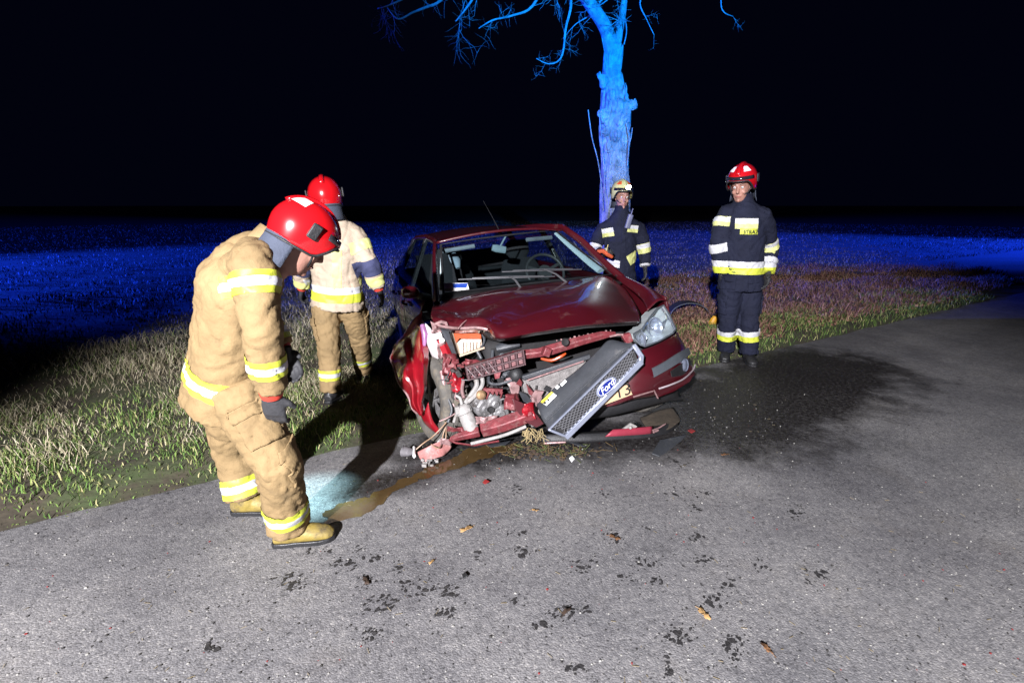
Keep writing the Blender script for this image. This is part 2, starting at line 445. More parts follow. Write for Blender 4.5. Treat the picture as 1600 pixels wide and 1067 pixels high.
    ro = ramp(nz(5, 6), [(0.3, (0.55, 0.55, 0.55)), (0.65, (0.85, 0.85, 0.85))]); rv = N.new('ShaderNodeMix'); L.new(wet, rv.inputs[0]); L.new(ro, rv.inputs[2]); rv.inputs[3].default_value = 0.32; L.new(rv.outputs[0], p.inputs['Roughness'])
    p.inputs['Specular IOR Level'].default_value = 0.35
    b = N.new('ShaderNodeBump'); b.inputs['Strength'].default_value = 0.5; b.inputs['Distance'].default_value = 0.004
    ad = N.new('ShaderNodeMath'); ad.operation = 'SUBTRACT'; L.new(nz(70, 5, 0.7), ad.inputs[0]); L.new(vo.outputs['Distance'], ad.inputs[1])
    L.new(ad.outputs[0], b.inputs['Height']); L.new(b.outputs[0], p.inputs['Normal'])
    return m


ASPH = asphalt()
mb = MB(); us = np.arange(-60, 60.01, 0.12); rows = []
for k, s0 in enumerate((0, -0.3, -3.2, -6.3, -6.6)):
    row = []
    for i, u in enumerate(us):
        j = (0.05 * noise.noise(Vector((u * 1.7, s0, 3))) + 0.03 * noise.noise(Vector((u * 6, s0, 5)))) if k in (0, 4) else 0
        q = EDGE + ED * u + EN * (s0 + j); row.append((q[0], q[1], 0.0 if k not in (0, 4) else -0.008))
    rows.append(row)
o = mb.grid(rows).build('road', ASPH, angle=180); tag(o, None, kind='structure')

WET = mat('wet_film', (0.036, 0.034, 0.035), 0.5, 0, 0.7, 40, 0.6, 120, spec=0.4)
MUD = mat('muddy_water', (0.075, 0.046, 0.019), 0.10, 0, 0.35, 6, 0.05, 30, spec=0.6)


def sheet(name, poly, z, mt, jag=0.0, n=7):
    """irregular closed outline of ground points laid as a thin film"""
    pts = curve([Vector((p[0], p[1], 0)) for p in poly] + [Vector((poly[0][0], poly[0][1], 0))], n)[:-1]
    out = []
    for p in pts:
        d = Vector((noise.noise(p * 9), noise.noise(p * 9 + Vector((7, 3, 1))), 0)) * jag + Vector((noise.noise(p * 27), noise.noise(p * 27 + Vector((7, 3, 1))), 0)) * jag * 0.5
        out.append((p.x + d.x, p.y + d.y, z))
    m = MB(); m.add(out, [list(range(len(out)))]); me = m.mesh(name); me.materials.append(mt)
    bm = bmesh.new(); bm.from_mesh(me); bmesh.ops.triangulate(bm, faces=bm.faces)
    for f_ in bm.faces:
        if f_.normal.z < 0: f_.normal_flip()
    bm.to_mesh(me); bm.free()
    return finish(name, me, smooth=False)


pu = [G(*p) for p in ((508, 818), (505, 806), (520, 795), (545, 782), (590, 770), (640, 745), (690, 722), (735, 705), (800, 692), (815, 700), (770, 712), (725, 728), (690, 740), (650, 752), (610, 778), (578, 795), (556, 806), (535, 812))]
tag(sheet('muddy_puddle', pu, 0.004, MUD, 0.05, 12), None, kind='structure')
# boot prints of wet mud: clusters of lug marks
mb = MB()
PR = [(458, 915, 44, 16), (536, 882, 46, 26), (572, 912, 32, 26), (592, 945, 56, 34), (585, 993, 40, 26), (583, 872, 40, 12), (622, 886, 24, 20), (652, 918, 60, 26), (700, 925, 42, 24), (696, 958, 36, 22),
      (808, 832, 34, 12), (820, 862, 36, 22), (810, 762, 22, 18), (885, 955, 46, 26), (912, 950, 26, 18), (806, 940, 12, 10), (845, 978, 36, 14), (960, 840, 36, 28), (918, 876, 56, 16), (905, 890, 40, 14), (1010, 825, 16, 14),
      (1057, 768, 42, 20), (1098, 775, 26, 18), (1087, 795, 20, 14), (1105, 875, 46, 18), (1122, 935, 50, 30), (1060, 992, 46, 36), (1085, 838, 34, 18), (1025, 910, 20, 18), (975, 905, 30, 20), (1145, 1012, 40, 44), (1043, 1045, 16, 44), (895, 1042, 30, 14), (1190, 880, 30, 26),
      (605, 762, 26, 16), (662, 755, 26, 10), (560, 860, 20, 16), (1005, 880, 40, 18), (1140, 915, 26, 20), (500, 860, 40, 14), (448, 905, 60, 20), (1060, 720, 60, 24), (1010, 752, 30, 14), (945, 770, 36, 8), (745, 868, 14, 16),
      (1270, 900, 50, 30), (1240, 800, 40, 20), (330, 1010, 40, 20), (1120, 650, 60, 24), (1165, 640, 50, 20), (1130, 625, 60, 16), (1180, 665, 60, 20)]
for cx_, cy_, wx, wy in PR:
    nl = int(7 + wx * wy / 34); ang = random.uniform(0, 3.1)
    for k in range(nl):
        t = random.uniform(0, 6.28); rr_ = random.random() ** .5 * random.choice((1, 1, 1, 1.4, 2.0))
        px_ = cx_ + wx * 0.5 * rr_ * math.cos(t); py_ = cy_ + wy * 0.5 * rr_ * math.sin(t)
        g = G(px_, py_); sz = (0.22 + random.random() ** 2.6) * 0.0088 * max(.35, (1.5 - 0.8 * rr_)); el = random.uniform(1.0, 2.2); aa = ang + random.choice((0, 0.9)) + random.uniform(-0.3, 0.3)
        poly = []
        for q in range(7):
            th = q / 7 * 6.283; r_ = sz * random.uniform(0.65, 1.2); u, v_ = r_ * math.cos(th) * el, r_ * math.sin(th)
            poly.append((g.x + u * math.cos(aa) - v_ * math.sin(aa), g.y + u * math.sin(aa) + v_ * math.cos(aa), 0.0035 + 0.00001 * (k % 40)))
        mb.add(poly, [list(range(7))])
o = mb.build('wet_boot_marks', WET, smooth=False, fixn=False); tag(o, 'dark wet boot marks scattered over the grey asphalt', 'wet marks', kind='stuff')

# grit, splinters and straw on the road
mb = MB(); GRM = [mat('grit_pale', (0.30, 0.29, 0.27), 0.7, 0, 0.4, 60), mat('grit_dark', (0.03, 0.028, 0.027), 0.7), mat('straw', (0.24, 0.19, 0.11), 0.8, 0, 0.3), mat('grit_red', (0.20, 0.02, 0.02), 0.5)]
for k in range(1900):
    if k < 1500: g = G(random.uniform(-200, 1800), random.uniform(720, 1067))
    elif k % 3: g = G(random.gauss(900, 170), random.gauss(722, 20))
    else: g = G(random.gauss(1150, 60), random.gauss(640, 28))
    if sd(g.x, g.y) > -0.05: continue
    c = random.random(); s_ = random.uniform(0.0015, 0.0055) if k < 1500 else random.uniform(0.0015, 0.0055); an = random.uniform(0, 6.28)
    if c < (0.10 if k < 1500 else 0.06):
        l = random.uniform(0.008, 0.03); d = Vector((math.cos(an), math.sin(an), random.uniform(-0.05, 0.15))) * l
        mb.bar(Vector((g.x, g.y, 0.004)), Vector((g.x, g.y, 0.004)) + d, 0.0016, 0.0012, mi=2)
    else:
        mb.ball((g.x, g.y, s_ * 0.4), s_, 5, mi=(0 if c < 0.48 else (1 if c < 0.95 else 3)), sc=(random.uniform(0.6, 1.5), random.uniform(0.6, 1.3), random.uniform(0.4, 0.9)))
o = mb.build('road_grit', GRM, smooth=False, fixn=False); tag(o, 'fine grit, straw and splinters scattered over the asphalt', 'grit', kind='stuff')


# ------------------------------------------------------------------ grass
def island_mat(name, stops, rough=0.75):
    m = bpy.data.materials.new(name); m.use_nodes = True; N = m.node_tree.nodes; L = m.node_tree.links; p = N['Principled BSDF']
    g = N.new('ShaderNodeNewGeometry'); r = N.new('ShaderNodeValToRGB'); e = r.color_ramp.elements
    while len(e) < len(stops): e.new(0.5)
    for q, (pos, c) in zip(e, stops): q.position = pos; q.color = (*c, 1)
    L.new(g.outputs['Random Per Island'], r.inputs[0]); L.new(r.outputs[0], p.inputs['Base Color'])
    p.inputs['Roughness'].default_value = rough; p.inputs['Specular IOR Level'].default_value = 0.25
    return m


def blades(name, x, y, h, lean, wid, mt, label):
    n = len(x); z = gz(x, y) - 0.004
    a = rng.uniform(0, 6.283, n); la = rng.uniform(0, 6.283, n); w_ = wid * rng.uniform(0.6, 1.4, n)
    ax, ay = np.cos(a) * w_ / 2, np.sin(a) * w_ / 2
    lx, ly = np.cos(la) * lean * h, np.sin(la) * lean * h
    hm = h * 0.6 * np.sqrt(np.clip(1 - (0.35 * lean) ** 2, 0.05, 1)); ht = h * np.sqrt(np.clip(1 - lean ** 2, 0.04, 1))
    V = np.stack([np.stack([x - ax, y - ay, z], 1), np.stack([x + ax, y + ay, z], 1),
                  np.stack([x + lx * 0.35 + ax * 0.8, y + ly * 0.35 + ay * 0.8, z + hm], 1), np.stack([x + lx * 0.35 - ax * 0.8, y + ly * 0.35 - ay * 0.8, z + hm], 1),
                  np.stack([x + lx, y + ly, z + ht], 1)], 1).reshape(-1, 3)
    b = np.arange(n)[:, None] * 5
    Fc = np.concatenate([b + np.array([[0, 1, 2]]), b + np.array([[0, 2, 3]]), b + np.array([[3, 2, 4]])], 0)
    me = np_mesh(name, V, Fc); me.materials.append(mt); o = finish(name, me, smooth=False)
    tag(o, label, 'grass', kind='stuff'); return o


def clump(x, y, f=1.3): return 0.5 + 0.5 * np.sin(x * f * 2.1 + 1.7 * np.sin(y * f)) * np.sin(y * f * 1.9 + 1.3 * np.sin(x * f * 1.4))


GREEN = island_mat('grass_green', [(0.0, (0.05, 0.10, 0.022)), (0.45, (0.11, 0.19, 0.04)), (0.75, (0.20, 0.25, 0.07)), (1.0, (0.40, 0.35, 0.18))])
STRAW = island_mat('grass_straw', [(0.0, (0.22, 0.18, 0.11)), (0.4, (0.42, 0.36, 0.25)), (0.72, (0.60, 0.53, 0.40)), (0.8, (0.14, 0.20, 0.06)), (1.0, (0.18, 0.22, 0.08))])
BROWN = island_mat('grass_brown', [(0.0, (0.09, 0.045, 0.035)), (0.4, (0.19, 0.09, 0.065)), (0.8, (0.33, 0.19, 0.14)), (1.0, (0.11, 0.12, 0.045))])
FIELD = island_mat('field_stubble', [(0.0, (0.03, 0.03, 0.025)), (0.6, (0.11, 0.10, 0.08)), (1.0, (0.28, 0.25, 0.19))])


def scatter(n, x0, x1, y0, y1, s0, s1):
    x = rng.uniform(x0, x1, n); y = rng.uniform(y0, y1, n); s = sd(x, y); k = (s > s0) & (s < s1); return x[k], y[k], s[k]


# left verge: green low sward near the road, straw tussocks behind
x, y, s = scatter(210000, -9, 1.2, 0.2, 9, -0.06, 2.4); k = rng.random(len(x)) < np.clip(1.25 - 0.5 * s, 0.12, 1) * np.clip(0.35 + 3 * s, 0.1, 1) * (0.35 + 0.65 * clump(x, y, 2.0)); x, y, s = x[k], y[k], s[k]
blades('verge_grass', x, y, rng.uniform(0.02, 0.085, len(x)) * (0.4 + 1.0 * clump(x, y, 2.0)) * np.clip(0.5 + 2 * s, .4, 1), rng.uniform(0.2, 0.85, len(x)), 0.006, GREEN, 'low green grass along the left road verge')
x, y, s = scatter(260000, -10, 2.0, 0.2, 12, 0.55, 4.2); k = rng.random(len(x)) < np.clip((s - 0.3), 0, 1) * (0.15 + 0.85 * clump(x, y, 1.5) ** 1.5); x, y, s = x[k], y[k], s[k]
blades('dry_verge_grass', x, y, rng.uniform(0.04, 0.20, len(x)) * (0.3 + 1.0 * clump(x, y, 1.5) ** 1.5), rng.uniform(0.55, 0.99, len(x)), 0.005, STRAW, 'matted pale dry grass behind the left verge')
# right verge: brown dead growth
x, y, s = scatter(120000, 1.2, 12, 4, 14, 0.35, 5.2); k = rng.random(len(x)) < (0.2 + 0.8 * clump(x, y, 1.4)) * np.clip(s * 1.2, 0.1, 1); x, y, s = x[k], y[k], s[k]
blades('dead_brown_growth', x, y, rng.uniform(0.04, 0.22, len(x)) * (0.3 + 1.1 * clump(x, y, 1.4)), rng.uniform(0.6, 0.99, len(x)), 0.010, BROWN, 'reddish brown dead growth on the right verge')
x, y, s = scatter(60000, 1.6, 9, 4.6, 11, 0.02, 1.3); k = rng.random(len(x)) < 0.3 + 0.6 * clump(x, y, 1.2); x, y, s = x[k], y[k], s[k]
blades('sparse_green_grass', x, y, rng.uniform(0.03, 0.11, len(x)), rng.uniform(0.3, 0.9, len(x)), 0.006, GREEN, 'thin green grass at the right road edge')
x, y, s = scatter(26000, 0.6, 9, 4.5, 12, 0.25, 3.8); k = rng.random(len(x)) < clump(x, y, 1.1); x, y, s = x[k], y[k], s[k]
blades('leaf_litter', x, y, rng.uniform(0.03, 0.07, len(x)), rng.uniform(0.75, 0.995, len(x)), 0.038, BROWN, 'brown leaf litter strewn over the right verge')
# field
n = 210000; r_ = 5 + 48 * rng.random(n) ** 1.6; th = rng.uniform(-1.15, 1.2, n); x = r_ * np.sin(th); y = r_ * np.cos(th) + 2; s = sd(x, y); k = (s > 3.4) & (rng.random(n) < 0.25 + 0.75 * clump(x, y, 0.9)); x, y, r_ = x[k], y[k], r_[k]
blades('field_stubble', x, y, rng.uniform(0.03, 0.11, len(x)) * (0.6 + 0.8 * clump(x, y, 0.9)), rng.uniform(0.2, 0.95, len(x)), 0.008 + 0.0007 * r_, FIELD, 'short frosty stubble over the dark field behind')

# ------------------------------------------------------------------ tree
BARK = mat('bark', (0.22, 0.21, 0.19), 0.9, 0, 0.55, 4, 1.0, 30, dirt=(0.07, 0.075, 0.06), dirt_amt=0.5, dirt_scale=7)
TY = 11.0
tb = G(962, 445); tb = Vector((W(962, 300, TY).x, TY, float(gz(W(962, 300, TY).x, TY)) - 0.1))
tree = empty('roadside_tree', tb)
tag(tree, 'bare roadside tree with knobbly forked trunk lit blue', 'tree')


def tp(px, py, dy=0): return W(px, py, TY + dy) - tb


mb = MB()
px2m = TY / 800 / math.cos(PITCH) * 1.0
spine = [(965, 470, 40), (963, 430, 29), (962, 380, 24), (961, 320, 22), (960, 250, 20.5), (960, 200, 21.5), (961, 168, 21), (958, 140, 16), (957, 105, 12.5), (959, 82, 12.5), (961, 70, 11)]
pts = curve([tp(a_, b_) for a_, b_, c_ in spine], 5); rr = np.interp(np.linspace(0, 1, len(pts)), np.linspace(0, 1, len(spine)), [c_ * px2m for a_, b_, c_ in spine])
mb.loft(pts, list(rr), 28)
for (bx, by, dx, dy, rr_, r2) in ((942, 128, -4, -6, 6, -0.22), (975, 170, 8, -4, 9, -0.2), (944, 182, -4, -3, 7, -0.25), (966, 166, 1, -3, 8, -0.33), (968, 190, 4, -4, 8, -0.3), (946, 205, -2, 0, 6, -0.28), (974, 186, 4, 0, 7, -0.2), (955, 150, 0, 0, 6, -0.3), (950, 230, 0, 0, 6, -0.28), (962, 212, 0, 0, 7, -0.32), (972, 148, 2, -2, 5, -0.2)):
    p0 = tp(bx, by, r2 * 0.85); mb.ball(p0, rr_ * 1.15 * px2m, 10, sc=(1, 1, 1.25)); mb.loft([p0, p0 + Vector((dx * 2.0, -5.0, -dy * 1.6)) * px2m], [rr_ * px2m * 0.85, rr_ * px2m * 0.75], 10)
me = mb.mesh('trunk'); ob = bpy.data.objects.new('t', me); COL.objects.link(ob)
q = ob.modifiers.new('r', 'REMESH'); q.mode = 'VOXEL'; q.voxel_size = 0.016; q = ob.modifiers.new('s', 'SMOOTH'); q.iterations = 3
dg = bpy.context.evaluated_depsgraph_get(); me2 = bpy.data.meshes.new_from_object(ob.evaluated_get(dg)); bpy.data.objects.remove(ob)
co = np.empty(len(me2.vertices) * 3, np.float32); me2.vertices.foreach_get('co', co); co = co.reshape(-1, 3); nn = np.array([v.normal[:] for v in me2.vertices])
dsp = np.array([0.032 * noise.noise(Vector((c[0] * 7, c[1] * 7, c[2] * 1.3))) - 0.034 * max(0, 1 - 3.2 * abs(noise.noise(Vector((c[0] * 15, c[1] * 15, c[2] * 2.2))))) for c in co])
co += nn * dsp[:, None]; me2.vertices.foreach_set('co', co.astype(np.float32).ravel()); me2.materials.clear(); me2.materials.append(BARK)
finish('trunk', me2, tree, angle=180)
TW = MB()


def twig(p, d, L_, r_, dep, droop=0.0):
    n_ = 4; pts = [p]; q = p.copy(); dd = d.normalized()
    for i in range(n_):
        dd = (dd + Vector((random.gauss(0, .22), random.gauss(0, .22), random.gauss(0, .22) - droop))).normalized(); q = q + dd * L_ / n_; pts.append(q.copy())
    TW.tube(pts, [r_ * 0.48 * (1 - 0.16 * i) for i in range(len(pts))], 5 if r_ > 0.012 else 4, cap=False)
    if dep > 0:
        for i in range(1, len(pts)):
            for kk in range(random.choice((1, 2))):
                nd = (dd + Vector((random.gauss(0, .9), random.gauss(0, .9), random.gauss(0, .9)))).normalized()
                twig(pts[i], nd, L_ * random.uniform(0.4, 0.65), r_ * 0.5, dep - 1, droop * 0.6)


def limb(pxs, radii, name='limb', subs=0, dep=2, sl=0.8):
    pts = curve([tp(*p_) for p_ in pxs], 5); rs = list(np.interp(np.linspace(0, 1, len(pts)), np.linspace(0, 1, len(radii)), radii))
    rs = rs if radii[0] > .12 else [r_ * .7 for r_ in rs]; m = MB(); m.loft(pts, rs, 14 if radii[0] > 0.06 else 7); m.build(name, BARK, tree, angle=180)
    for i in range(subs):
        k = random.randrange(len(pts) // 4, len(pts)); d = Vector((random.gauss(0, 1), random.gauss(0, 1), random.gauss(0, 1)))
        twig(pts[k], d, sl * random.uniform(0.6, 1.3), max(rs[k] * 0.45, 0.006), dep)


limb([(958, 82, 0), (945, 42, 0), (920, 4, 0), (898, -30, .2), (860, -90, .4), (820, -160, .6), (790, -250, .9)], [.15, .125, .115, .10, .085, .06, .03], subs=3, sl=.9)
limb([(963, 78, 0), (970, 40, 0), (975, 5, 0), (978, -40, -.2), (990, -110, -.3), (985, -190, 0), (1000, -290, .2)], [.12, .095, .085, .08, .07, .05, .02], subs=3, sl=.7)
limb([(925, 8, 0), (890, -25, -.6), (830, -50, -1.2), (760, -60, -1.6), (690, -40, -1.8), (640, -10, -1.9)], [.10, .075, .06, .045, .035, .02], subs=3, sl=0.7)
limb([(890, -25, -.6), (892, 10, -.8), (884, 45, -.9), (880, 80, -1), (872, 96, -1), (856, 100, -1), (838, 92, -1.1)], [.045, .033, .028, .022, .018, .014, .009], 'limb', 7, 1, 0.28)
limb([(860, -45, -.9), (832, 10, -1.1), (800, 25, -1.3), (770, 32, -1.5), (748, 45, -1.6)], [.045, .03, .024, .018, .01], 'limb', 6, 1, 0.35)
limb([(780, -60, -1.5), (738, 0, -1.7), (725, 18, -1.8), (712, 34, -1.8)], [.04, .026, .018, .01], 'limb', 5, 1, 0.3)
limb([(735, -50, -1.6), (690, 0, -1.9), (665, 12, -2), (645, 20, -2), (622, 30, -2.1), (605, 12, -2.1)], [.04, .03, .026, .022, .016, .01], 'limb', 6, 1, 0.35)
limb([(690, -40, -1.8), (650, -12, -2), (610, 8, -2.1), (590, 14, -2.1)], [.03, .022, .016, .01], 'limb', 6, 1, 0.4)
limb([(985, -60, -.2), (1010, -30, -.3), (1000, 5, -.4), (1010, 30, -.5), (1022, 55, -.5)], [.04, .025, .018, .012, .008], 'limb', 2, 1, 0.25)
limb([(985, -120, -.2), (1060, -90, -.3), (1120, -30, -.4), (1128, 15, -.5), (1145, 26, -.5)], [.03, .022, .016, .012, .008], 'limb', 3, 1, 0.3)
limb([(940, 0, .1), (925, 22, .2), (900, 38, .3), (880, 60, .3)], [.03, .02, .012, .007], 'limb', 6, 1, 0.3)
for pl in ([(943, 330), (940, 290), (934, 250), (925, 215), (919, 172)], [(946, 300), (943, 250), (939, 205), (936, 178)], [(980, 260), (983, 215), (977, 190)], [(976, 160), (979, 140), (977, 130)], [(949, 120), (946, 90), (941, 60)], [(975, 70), (979, 50), (977, 30)], [(981, 235), (986, 215), (988, 200)]):
    TW.tube(curve([tp(a_, b_, -0.32) for a_, b_ in pl], 5), 0.011, 5, cap=False)
TW.build('crown', BARK, tree, fixn=False, angle=180)

# ------------------------------------------------------------------ wrecked car
car = empty('wrecked_car', M=CAR_M)
tag(car, 'dark red crashed hatchback with smashed front end, grille hanging loose', 'car')
V3 = Vector


def lerp(a, b, t): return a + (b - a) * t


# roof
ROOFZ = lambda x, y: 1.385 + 0.075 * (1 - (x / 0.62) ** 2) * 0.75 + 0.03 * math.sin(min(1, max(0, (y - 1.0) / 1.6)) * math.pi * 0.6) - 0.05 * max(0, y - 2.3)
rows = []
for y_ in (1.0, 1.2, 1.6, 2.1, 2.6, 3.05):
    fx = 0.60 - 0.06 * max(0, (y_ - 2.2))
    rows.append([V3((x_ * fx / 0.6, y_ - (0.10 * (1 - (x_ / 0.6) ** 2) if y_ < 1.1 else 0), ROOFZ(x_, y_))) for x_ in (-.6, -.45, -.25, 0, .25, .45, .6)])
roof = MB().grid(patch(rows, 4, 4)).build('roof', PAINT, car, solid=0.02, angle=60)
m = MB(); b0 = V3((0.02, 0.98, ROOFZ(0, 1.0))); b0 = C(781, 362, y=1.05)
m.lathe(b0 - V3((0, 0, .01)), (0, .3, 1), [(0.0, -.01), (.018, -.01), (.016, .02), (.006, .03), (0, .03)], 10); m.tube([b0, C(768, 337, y=1.25), C(755, 314, y=1.45)], [.004, .003, .002], 5)
m.build('antenna', BLACKP, roof)
# greenhouse pillars
for s_ in (-1, 1):
    m = MB(); m.loft(([V3((s_ * .775, .36, .93)), V3((s_ * .72, .62, 1.12)), V3((s_ * .66, .86, 1.28)), V3((s_ * .60, 1.08, 1.375))] if s_ < 0 else [C(972, 437, y=.40), C(940, 407, y=.64), C(910, 378, y=.86), C(880, 356, y=1.08)]) + [ V3((s_ * .585, 1.6, 1.42)), V3((s_ * .57, 2.4, 1.40)), V3((s_ * .55, 3.0, 1.33))],
                     [(.030, .05), (.022, .04), (.02, .04), (.022, .035), (.025, .03), (.025, .03), (.03, .04)], 10); m.build('roof_pillar', PAINT, car)
    m = MB(); m.bar((s_ * .81, 1.52, .95), (s_ * .605, 1.56, 1.40), .03, .09, (0, 1, 0)); m.build('window_pillar', BLACKP, car); m = MB(); m.bar((s_ * .80, 2.62, .98), (s_ * .57, 2.6, 1.39), .03, .16, (0, 1, 0)); m.build('window_pillar', BLACKP, car)
    rows = [[V3((s_ * .80, .62, .965)), V3((s_ * .83, 1.4, .975)), V3((s_ * .83, 2.2, 1.0)), V3((s_ * .79, 2.95, 1.04))], [V3((s_ * .69, .88, 1.24)), V3((s_ * .71, 1.4, 1.24)), V3((s_ * .70, 2.2, 1.24)), V3((s_ * .67, 2.9, 1.22))], [V3((s_ * .62, 1.1, 1.375)), V3((s_ * .615, 1.5, 1.40)), V3((s_ * .60, 2.2, 1.40)), V3((s_ * .58, 2.8, 1.35))]]
    MB().grid(patch(rows, 4, 4)).build('side_window', GLASSW, car)
    # pale inner trim of the windscreen pillar
    m = MB()
    if s_ > 0: pl = [(C(868, 364, y=1.06), .022), (C(886, 379, y=.97), .036), (C(907, 397, y=.86), .042), (C(927, 413, y=.72), .050), (C(939, 423, y=.62), .045)]
    else: pl = [(V3((-.56, 1.02, 1.35)), .008), (V3((-.62, .8, 1.2)), .012), (V3((-.69, .56, 1.02)), .016)]
    m.loft([p for p, r_ in pl], [(r_, r_ * .5) for p, r_ in pl], 10, side=(1, 0, 0)); m.build('pillar_trim', PTRIM, car)
# side panels
XP = lambda z: float(np.interp(z, [.18, .35, .6, .8, .97], [.80, .865, .905, .90, .835]))
BELT = lambda y: .955 + .03 * (y - .5)


def zlow(y):
    for c in (0.0, 2.64):
        if abs(y - c) < .345: return .30 + math.sqrt(.345 ** 2 - (y - c) ** 2)
    return .20


def side_panel(name, s_, y0, y1, ztop=None):
    ys = sorted(set([y0, y1] + list(np.linspace(y0, y1, 16)) + [c + d for c in (0, 2.64) for d in (-.345, .345, -.33, .33) if y0 < c + d < y1])); rows = []
    for y_ in ys:
        zl = zlow(y_); zt = ztop(y_) if ztop else BELT(y_); nar = (max(0, y_ - 2.7) / .75) ** 2 * .16 + (max(0, .1 - y_) / .75) ** 2 * .12
        rows.append([V3((s_ * (XP(z_) - nar), y_, z_)) for z_ in np.linspace(zl, zt, 9)])
    return MB().grid(rows).build(name, PAINT, car, solid=.012)


FT = lambda y: .955 - .12 * max(0, (.5 - y)) ** 1.3
for s_ in (-1, 1):
    d1 = side_panel('front_door', s_, .56, 1.56); d2 = side_panel('rear_door', s_, 1.57, 2.42); side_panel('rear_quarter_panel', s_, 2.43, 3.42)
    for d, y_ in ((d1, 1.38), (d2, 2.28)):
        MB().loft([(s_ * .905, y_ - .10, .83), (s_ * .93, y_ - .06, .835), (s_ * .93, y_ + .04, .84), (s_ * .905, y_ + .08, .84)], .014, 8).build('door_handle', PAINT, d)
fl = side_panel('front_fender', 1, -.30, .55, FT)
# fender shoulder up to the bonnet edge (far side)
HR = [(C(962, 436, y=.44)), C(985, 452, y=.16), C(1003, 468, y=-.10), C(1012, 486, y=-.33)]
OUT = [V3((.835, .44, FT(.44))), V3((.865, .16, FT(.16) - .005)), V3((.865, -.10, FT(-.10) - .01)), V3((.84, -.31, FT(-.31) - .03))]
MID = [(a_ + b_) / 2 + V3((0.01, 0, .035)) for a_, b_ in zip(HR, OUT)]
MB().grid(patch([HR, MID, OUT], 5, 5)).build('fender_shoulder', PAINT, fl, solid=.01, angle=70)
# tail
rows = [[V3((x_ * .53 / .6, 3.06 - .06 * (x_ / .6) ** 2, 1.345)) for x_ in (-.6, -.3, 0, .3, .6)], [V3((x_ * .70 / .6, 3.36 - .08 * (x_ / .6) ** 2, 1.0)) for x_ in (-.6, -.3, 0, .3, .6)]]
MB().grid(patch(rows, 4, 4)).build('rear_window', GLASSW, car)
rows = [[V3((x_ * .74 / .6, 3.38 - .10 * (x_ / .6) ** 2, 1.0)) for x_ in (-.6, -.3, 0, .3, .6)], [V3((x_ * .76 / .6, 3.44 - .12 * (x_ / .6) ** 2, .75)) for x_ in (-.6, -.3, 0, .3, .6)], [V3((x_ * .78 / .6, 3.46 - .12 * (x_ / .6) ** 2, .45)) for x_ in (-.6, -.3, 0, .3, .6)], [V3((x_ * .72 / .6, 3.42 - .12 * (x_ / .6) ** 2, .25)) for x_ in (-.6, -.3, 0, .3, .6)]]
MB().grid(patch(rows, 4, 4)).build('tailgate', PAINT, car, solid=.01)
for s_ in (-1, 1): MB().loft([(s_ * .70, 3.34, .70), (s_ * .71, 3.33, .82), (s_ * .68, 3.31, .93)], [(.06, .05), (.055, .05), (.04, .04)], 10).build('tail_lamp', mat('red_lens', (.3, .01, .01), .2), car)
# floor pan and firewall, dark interior shell
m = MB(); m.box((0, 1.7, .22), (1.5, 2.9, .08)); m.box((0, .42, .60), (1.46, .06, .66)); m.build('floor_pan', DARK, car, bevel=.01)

# windscreen
TL, TR, BL, BR = C(687, 382, y=1.03), C(869, 360, y=1.03), C(691, 459, y=.46), C(957, 429, y=.46)
rows = []
for t in (0, .33, .66, 1):
    a_ = TL.lerp(BL, t); b_ = TR.lerp(BR, t); rows.append([a_.lerp(b_, u) + V3((0, -.17 * (1 - (2 * u - 1) ** 2) * (.6 + .4 * t), .02 * (1 - (2 * u - 1) ** 2))) for u in (0, .2, .4, .6, .8, 1)])
WS = patch(rows, 4, 4); ws = MB().grid(WS).build('windscreen', GLASSW, car, angle=180)


def border(ring, wid, off, name, mt, parent):
    cen = sum(ring, V3()) / len(ring); m = MB(); n = len(ring); vs_ = []
    for p in ring: vs_.append(p + V3((0, -off, off * .5)))
    for p in ring: d = (cen - p); vs_.append(p + d * (wid / d.length) + V3((0, -off, off * .5)))
    m.add(vs_, [(i, (i + 1) % n, n + (i + 1) % n, n + i) for i in range(n)]); return m.build(name, mt, parent, angle=180)


ring = WS[0] + [r_[-1] for r_ in WS[1:]] + WS[-1][::-1][1:] + [r_[0] for r_ in WS[::-1][1:-1]]
border(ring, .022, .003, 'windscreen_seal', BLACKP, ws)


def wsp(u, v, off=.012):
    i = v * (len(WS) - 1); j = u * (len(WS[0]) - 1); i0 = min(int(i), len(WS) - 2); j0 = min(int(j), len(WS[0]) - 2)
    a_ = WS[i0][j0].lerp(WS[i0][j0 + 1], j - j0); b_ = WS[i0 + 1][j0].lerp(WS[i0 + 1][j0 + 1], j - j0); return a_.lerp(b_, i - i0) + V3((0, -off, off))


# stickers in the lower corner of the screen
m = MB(); q4 = [wsp(.015, .80, .002), wsp(.14, .84, .002), wsp(.14, .97, .002), wsp(.015, .97, .002)]
m.add(q4, [(0, 1, 2, 3)]); q4 = [wsp(.07, .83, .004), wsp(.14, .85, .004), wsp(.13, .93, .004), wsp(.07, .90, .004)]; m.add(q4, [(0, 1, 2, 3)], 1)
q4 = [wsp(.02, .90, .004), wsp(.06, .91, .004), wsp(.06, .95, .004), wsp(.02, .95, .004)]; m.add(q4, [(0, 1, 2, 3)], 2)
m.build('screen_sticker', [WHITEM, mat('sticker_blue', (.02, .06, .35), .5), mat('sticker_green', (.35, .6, .3), .5)], ws, smooth=False, fixn=False)
